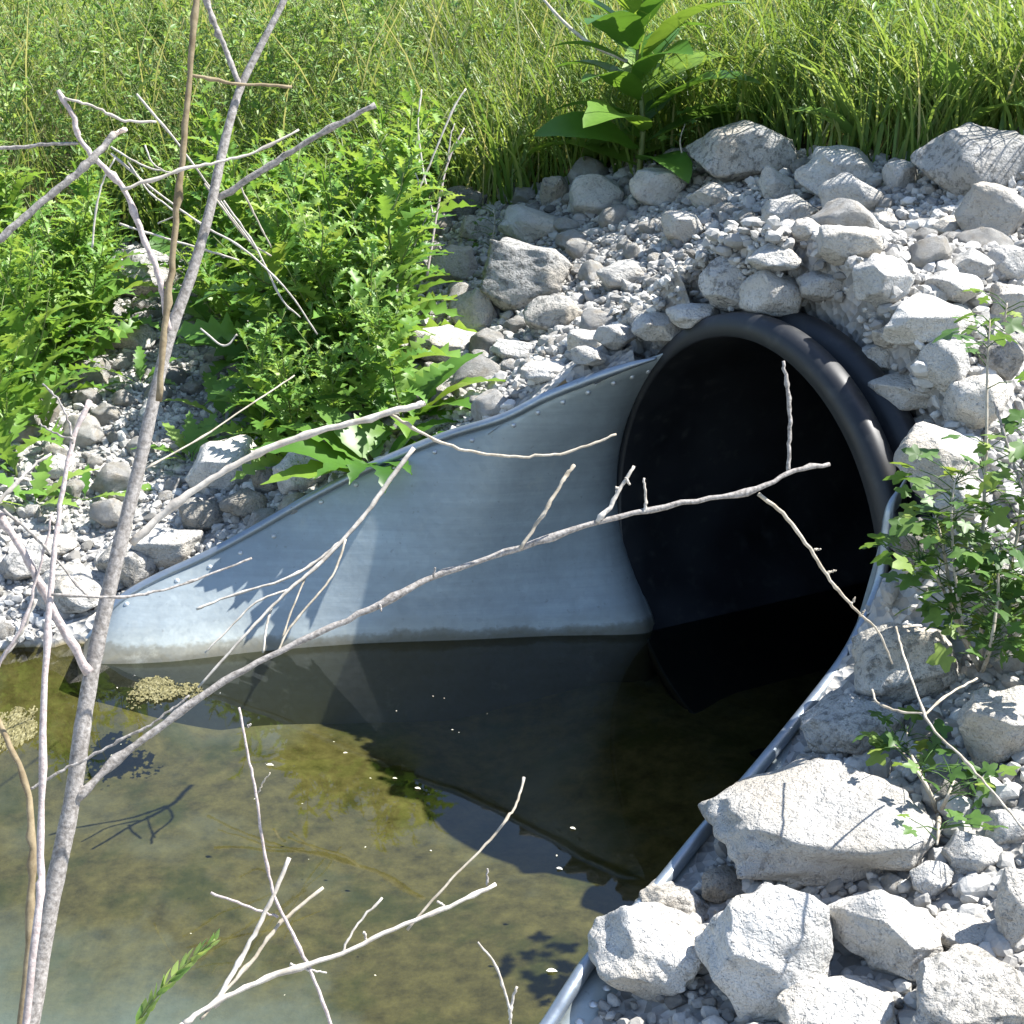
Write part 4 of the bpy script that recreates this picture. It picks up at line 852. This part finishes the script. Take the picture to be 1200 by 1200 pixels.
B2([(477,1090),(520,1040),(560,1000),(592,962),(606,940),(614,911)], (1.47,1.55), (3,3), 'twig_dry', 'twig'); B2([(400,1117),(420,1082),(448,1052)], (1.45,1.47), (3,2.5), 'bark_pale', 'twig'); B2([(521,1062),(512,1056)], (1.48,1.48), (3,2.5), 'bark_pale', 'twig'); B2([(571,1038),(571,1018)], (1.5,1.5), (2.5,2.5), 'bark', 'twig'); B2([(430,1106),(427,1092)], (1.46,1.46), (3,3), 'bark_pale', 'twig')
B2([(400,1240),(388,1200),(365,1140),(340,1090),(322,1050),(310,1000),(300,930),(290,880),(280,829)], (1.42,1.46), (5,3), 'bark_pink', 'stem'); B2([(300,932),(308,918),(316,905)], (1.45,1.45), (2,1.5), 'twig_dry', 'twig'); B2([(290,852),(294,848)], (1.45,1.45), (3,2), 'bark', 'twig')
B2([(250,1180),(270,1145),(290,1110),(315,1060),(339,1005)], (1.40,1.45), (6,5), 'bark_pale'); B2([(235,1195),(265,1160),(300,1120),(330,1080),(379,1040)], (1.39,1.46), (4,4), 'twig_dry')
B2([(247,1046),(290,1062),(326,1075)], (1.43,1.44), (3,3), 'bark_pink', 'twig'); B2([(340,1130),(362,1136),(383,1140)], (1.43,1.43), (3,2), 'bark_pale', 'twig')
tb = pt(598, 1240, 1.75)
loose('thin_twig', 'slender dry twig rising from the water at the bottom edge', tb, [([(597,1240),(598,1190),(592,1165),(580,1130),(560,1104)], (1.75,1.75), (3.5,2.5), 'bark_pale'), ([(597,1195),(600,1175),(606,1156)], (1.75,1.75), (4,3), 'bark_pale')])
rb = gp(1195, 980)
loose('trailing_stem', 'long thin bare stem trailing over the rocks below the sapling', rb, [
    ([(1050,735),(1058,765),(1070,800),(1090,850),(1130,890),(1165,930),(1210,985)], (dcam - .25, dcam - .75), (3,3), 'twig_dry'), ([(1022,808),(1030,825),(1060,835),(1082,836)], (dcam - .35, dcam - .4), (2.8,2), 'twig_dry'), ([(1083,838),(1110,815),(1145,795)], (dcam - .42, dcam - .3), (2.8,2.6), 'twig_dry'), ([(1165,470),(1180,520),(1200,580)], (dcam - .1, dcam - .1), (3.5,3), 'bark')], 'stem')
fb = gp(660, 60)
loose('dead_stalk', 'pale dry stalk leaning across the grass left of the broad-leaved plant', pt(735, 72, 4.7), [([(735,72),(690,50),(655,20),(625,-15)], (4.7,4.8), (5,3.5), 'bark_pale')], 'stalk')

# green grass spike at the lower left
gs = np.array([-.36, 1.12, float(ground(-.36, 1.12))]); ge = empty('grass_spike', gs, 'green seed spike of grass at the bottom left in front of the water', 'grass spike')
Q = cat(np.array([gs, pt(130,1270,1.30), pt(158,1205,1.30), pt(185,1165,1.30), pt(220,1128,1.31), pt(252,1101,1.31)]), 40); V, F = tube(Q - gs, .0012, 6); link('stem', mesh('stem', V, F, tint=np.full(len(V), .3)), M['stem'], ge)
mb = MB(); tp = leaf_template(5, .17, 0, .5, .15, 0, 2, 3)
S_ = cat(np.array([pt(158,1205,1.30), pt(185,1165,1.30), pt(220,1128,1.31), pt(254,1100,1.31)]), 60) - gs
for k in range(26):
    p = S_[int(k / 26 * 59)]; T = S_[min(59, int(k / 26 * 59) + 2)] - S_[int(k / 26 * 59)]; az = math.atan2(T[1], T[0]) + (.5 if k % 2 else -.5); el = math.asin(np.clip(T[2] / (np.linalg.norm(T) + 1e-9), -1, 1)) + (.25 if k % 2 else -.1)
    put(mb, tp, p, az, el, .020 * (1 - .3 * k / 26), float(RNG.uniform(.45, 1)), RNG.uniform(0, 6))
link('seed_head', mb.me('seed_head'), M['weed'], ge)

# ------------------------------------------------------------------ algae mats and floating flecks
def mat_of_algae(u, v, wpx, hpx, label, seed):
    P, d = hit(u, v); P[2] = 0; W = wpx * d / FPX / 2; D = hpx * d / FPX / .36 / 2; r = np.random.default_rng(seed)
    g = 90; X_, Y_ = np.meshgrid(np.linspace(-1.7, 1.7, g), np.linspace(-1.7, 1.7, g), indexing='ij'); f = 1 - X_ ** 2 - Y_ ** 2 + .75 * fbm(X_, Y_, 3.0, 50 + seed) + .35 * fbm(X_, Y_, 13, 60 + seed) + .25 * r.normal(size=X_.shape)
    V = np.stack([X_ * W + r.normal(0, W * .008, X_.shape), Y_ * D + r.normal(0, D * .008, X_.shape), .002 + .004 * np.clip(f, 0, 1) + r.normal(0, .0012, X_.shape)], -1).reshape(-1, 3)
    i, j = np.meshgrid(np.arange(g - 1), np.arange(g - 1), indexing='ij'); F = np.stack([i * g + j, (i + 1) * g + j, (i + 1) * g + j + 1, i * g + j + 1], -1).reshape(-1, 4)
    F = F[(f.ravel()[F] > 0).all(1)]; us = np.unique(F); mp_ = np.zeros(g * g, int); mp_[us] = np.arange(len(us)); F = mp_[F]; V = V[us]
    o = link('algae_mat', mesh('algae_mat', V, [F], False, np.clip(r.normal(.55, .3, len(V)), 0, 1)), M['algae']); o.location = P; tag(o, label, 'algae')
mat_of_algae(192, 813, 84, 30, 'yellowish algae mat floating by the foot of the left wing', 1)
mat_of_algae(2, 866, 62, 55, 'pale crusty algae mat at the left edge of the pond', 2)
fm = MB(); 
for k in range(22):
    u, v = (RNG.uniform(60, 700), RNG.uniform(800, 1190)); P, d = hit(u, v)
    if not inside(np.array([P[0]]), np.array([P[1]]), POND)[0]: continue
    q = EYE + (P - EYE) * 1.; q[2] = .0015; put(fm, leaf_template(3, .28, seed=k), q, RNG.uniform(0, 6.28), RNG.normal(0, .1), RNG.uniform(.002, .006), RNG.random() * .6)
for u, v, s in ((460,913,.010),(486,925,.013),(402,884,.010),(668,972,.012),(652,1019,.012),(640,1140,.018),(312,897,.016)):
    P, d = hit(u, v); P[2] = .002; put(fm, leaf_template(4, .25, seed=k), P, RNG.uniform(-.6, .2), .05, s, RNG.random())
tag(link('floating_debris', fm.me('floating_debris'), M['fleck']), 'scattered pale flecks floating on the pond surface', 'debris', kind='stuff')
print('objects', len(bpy.data.objects))
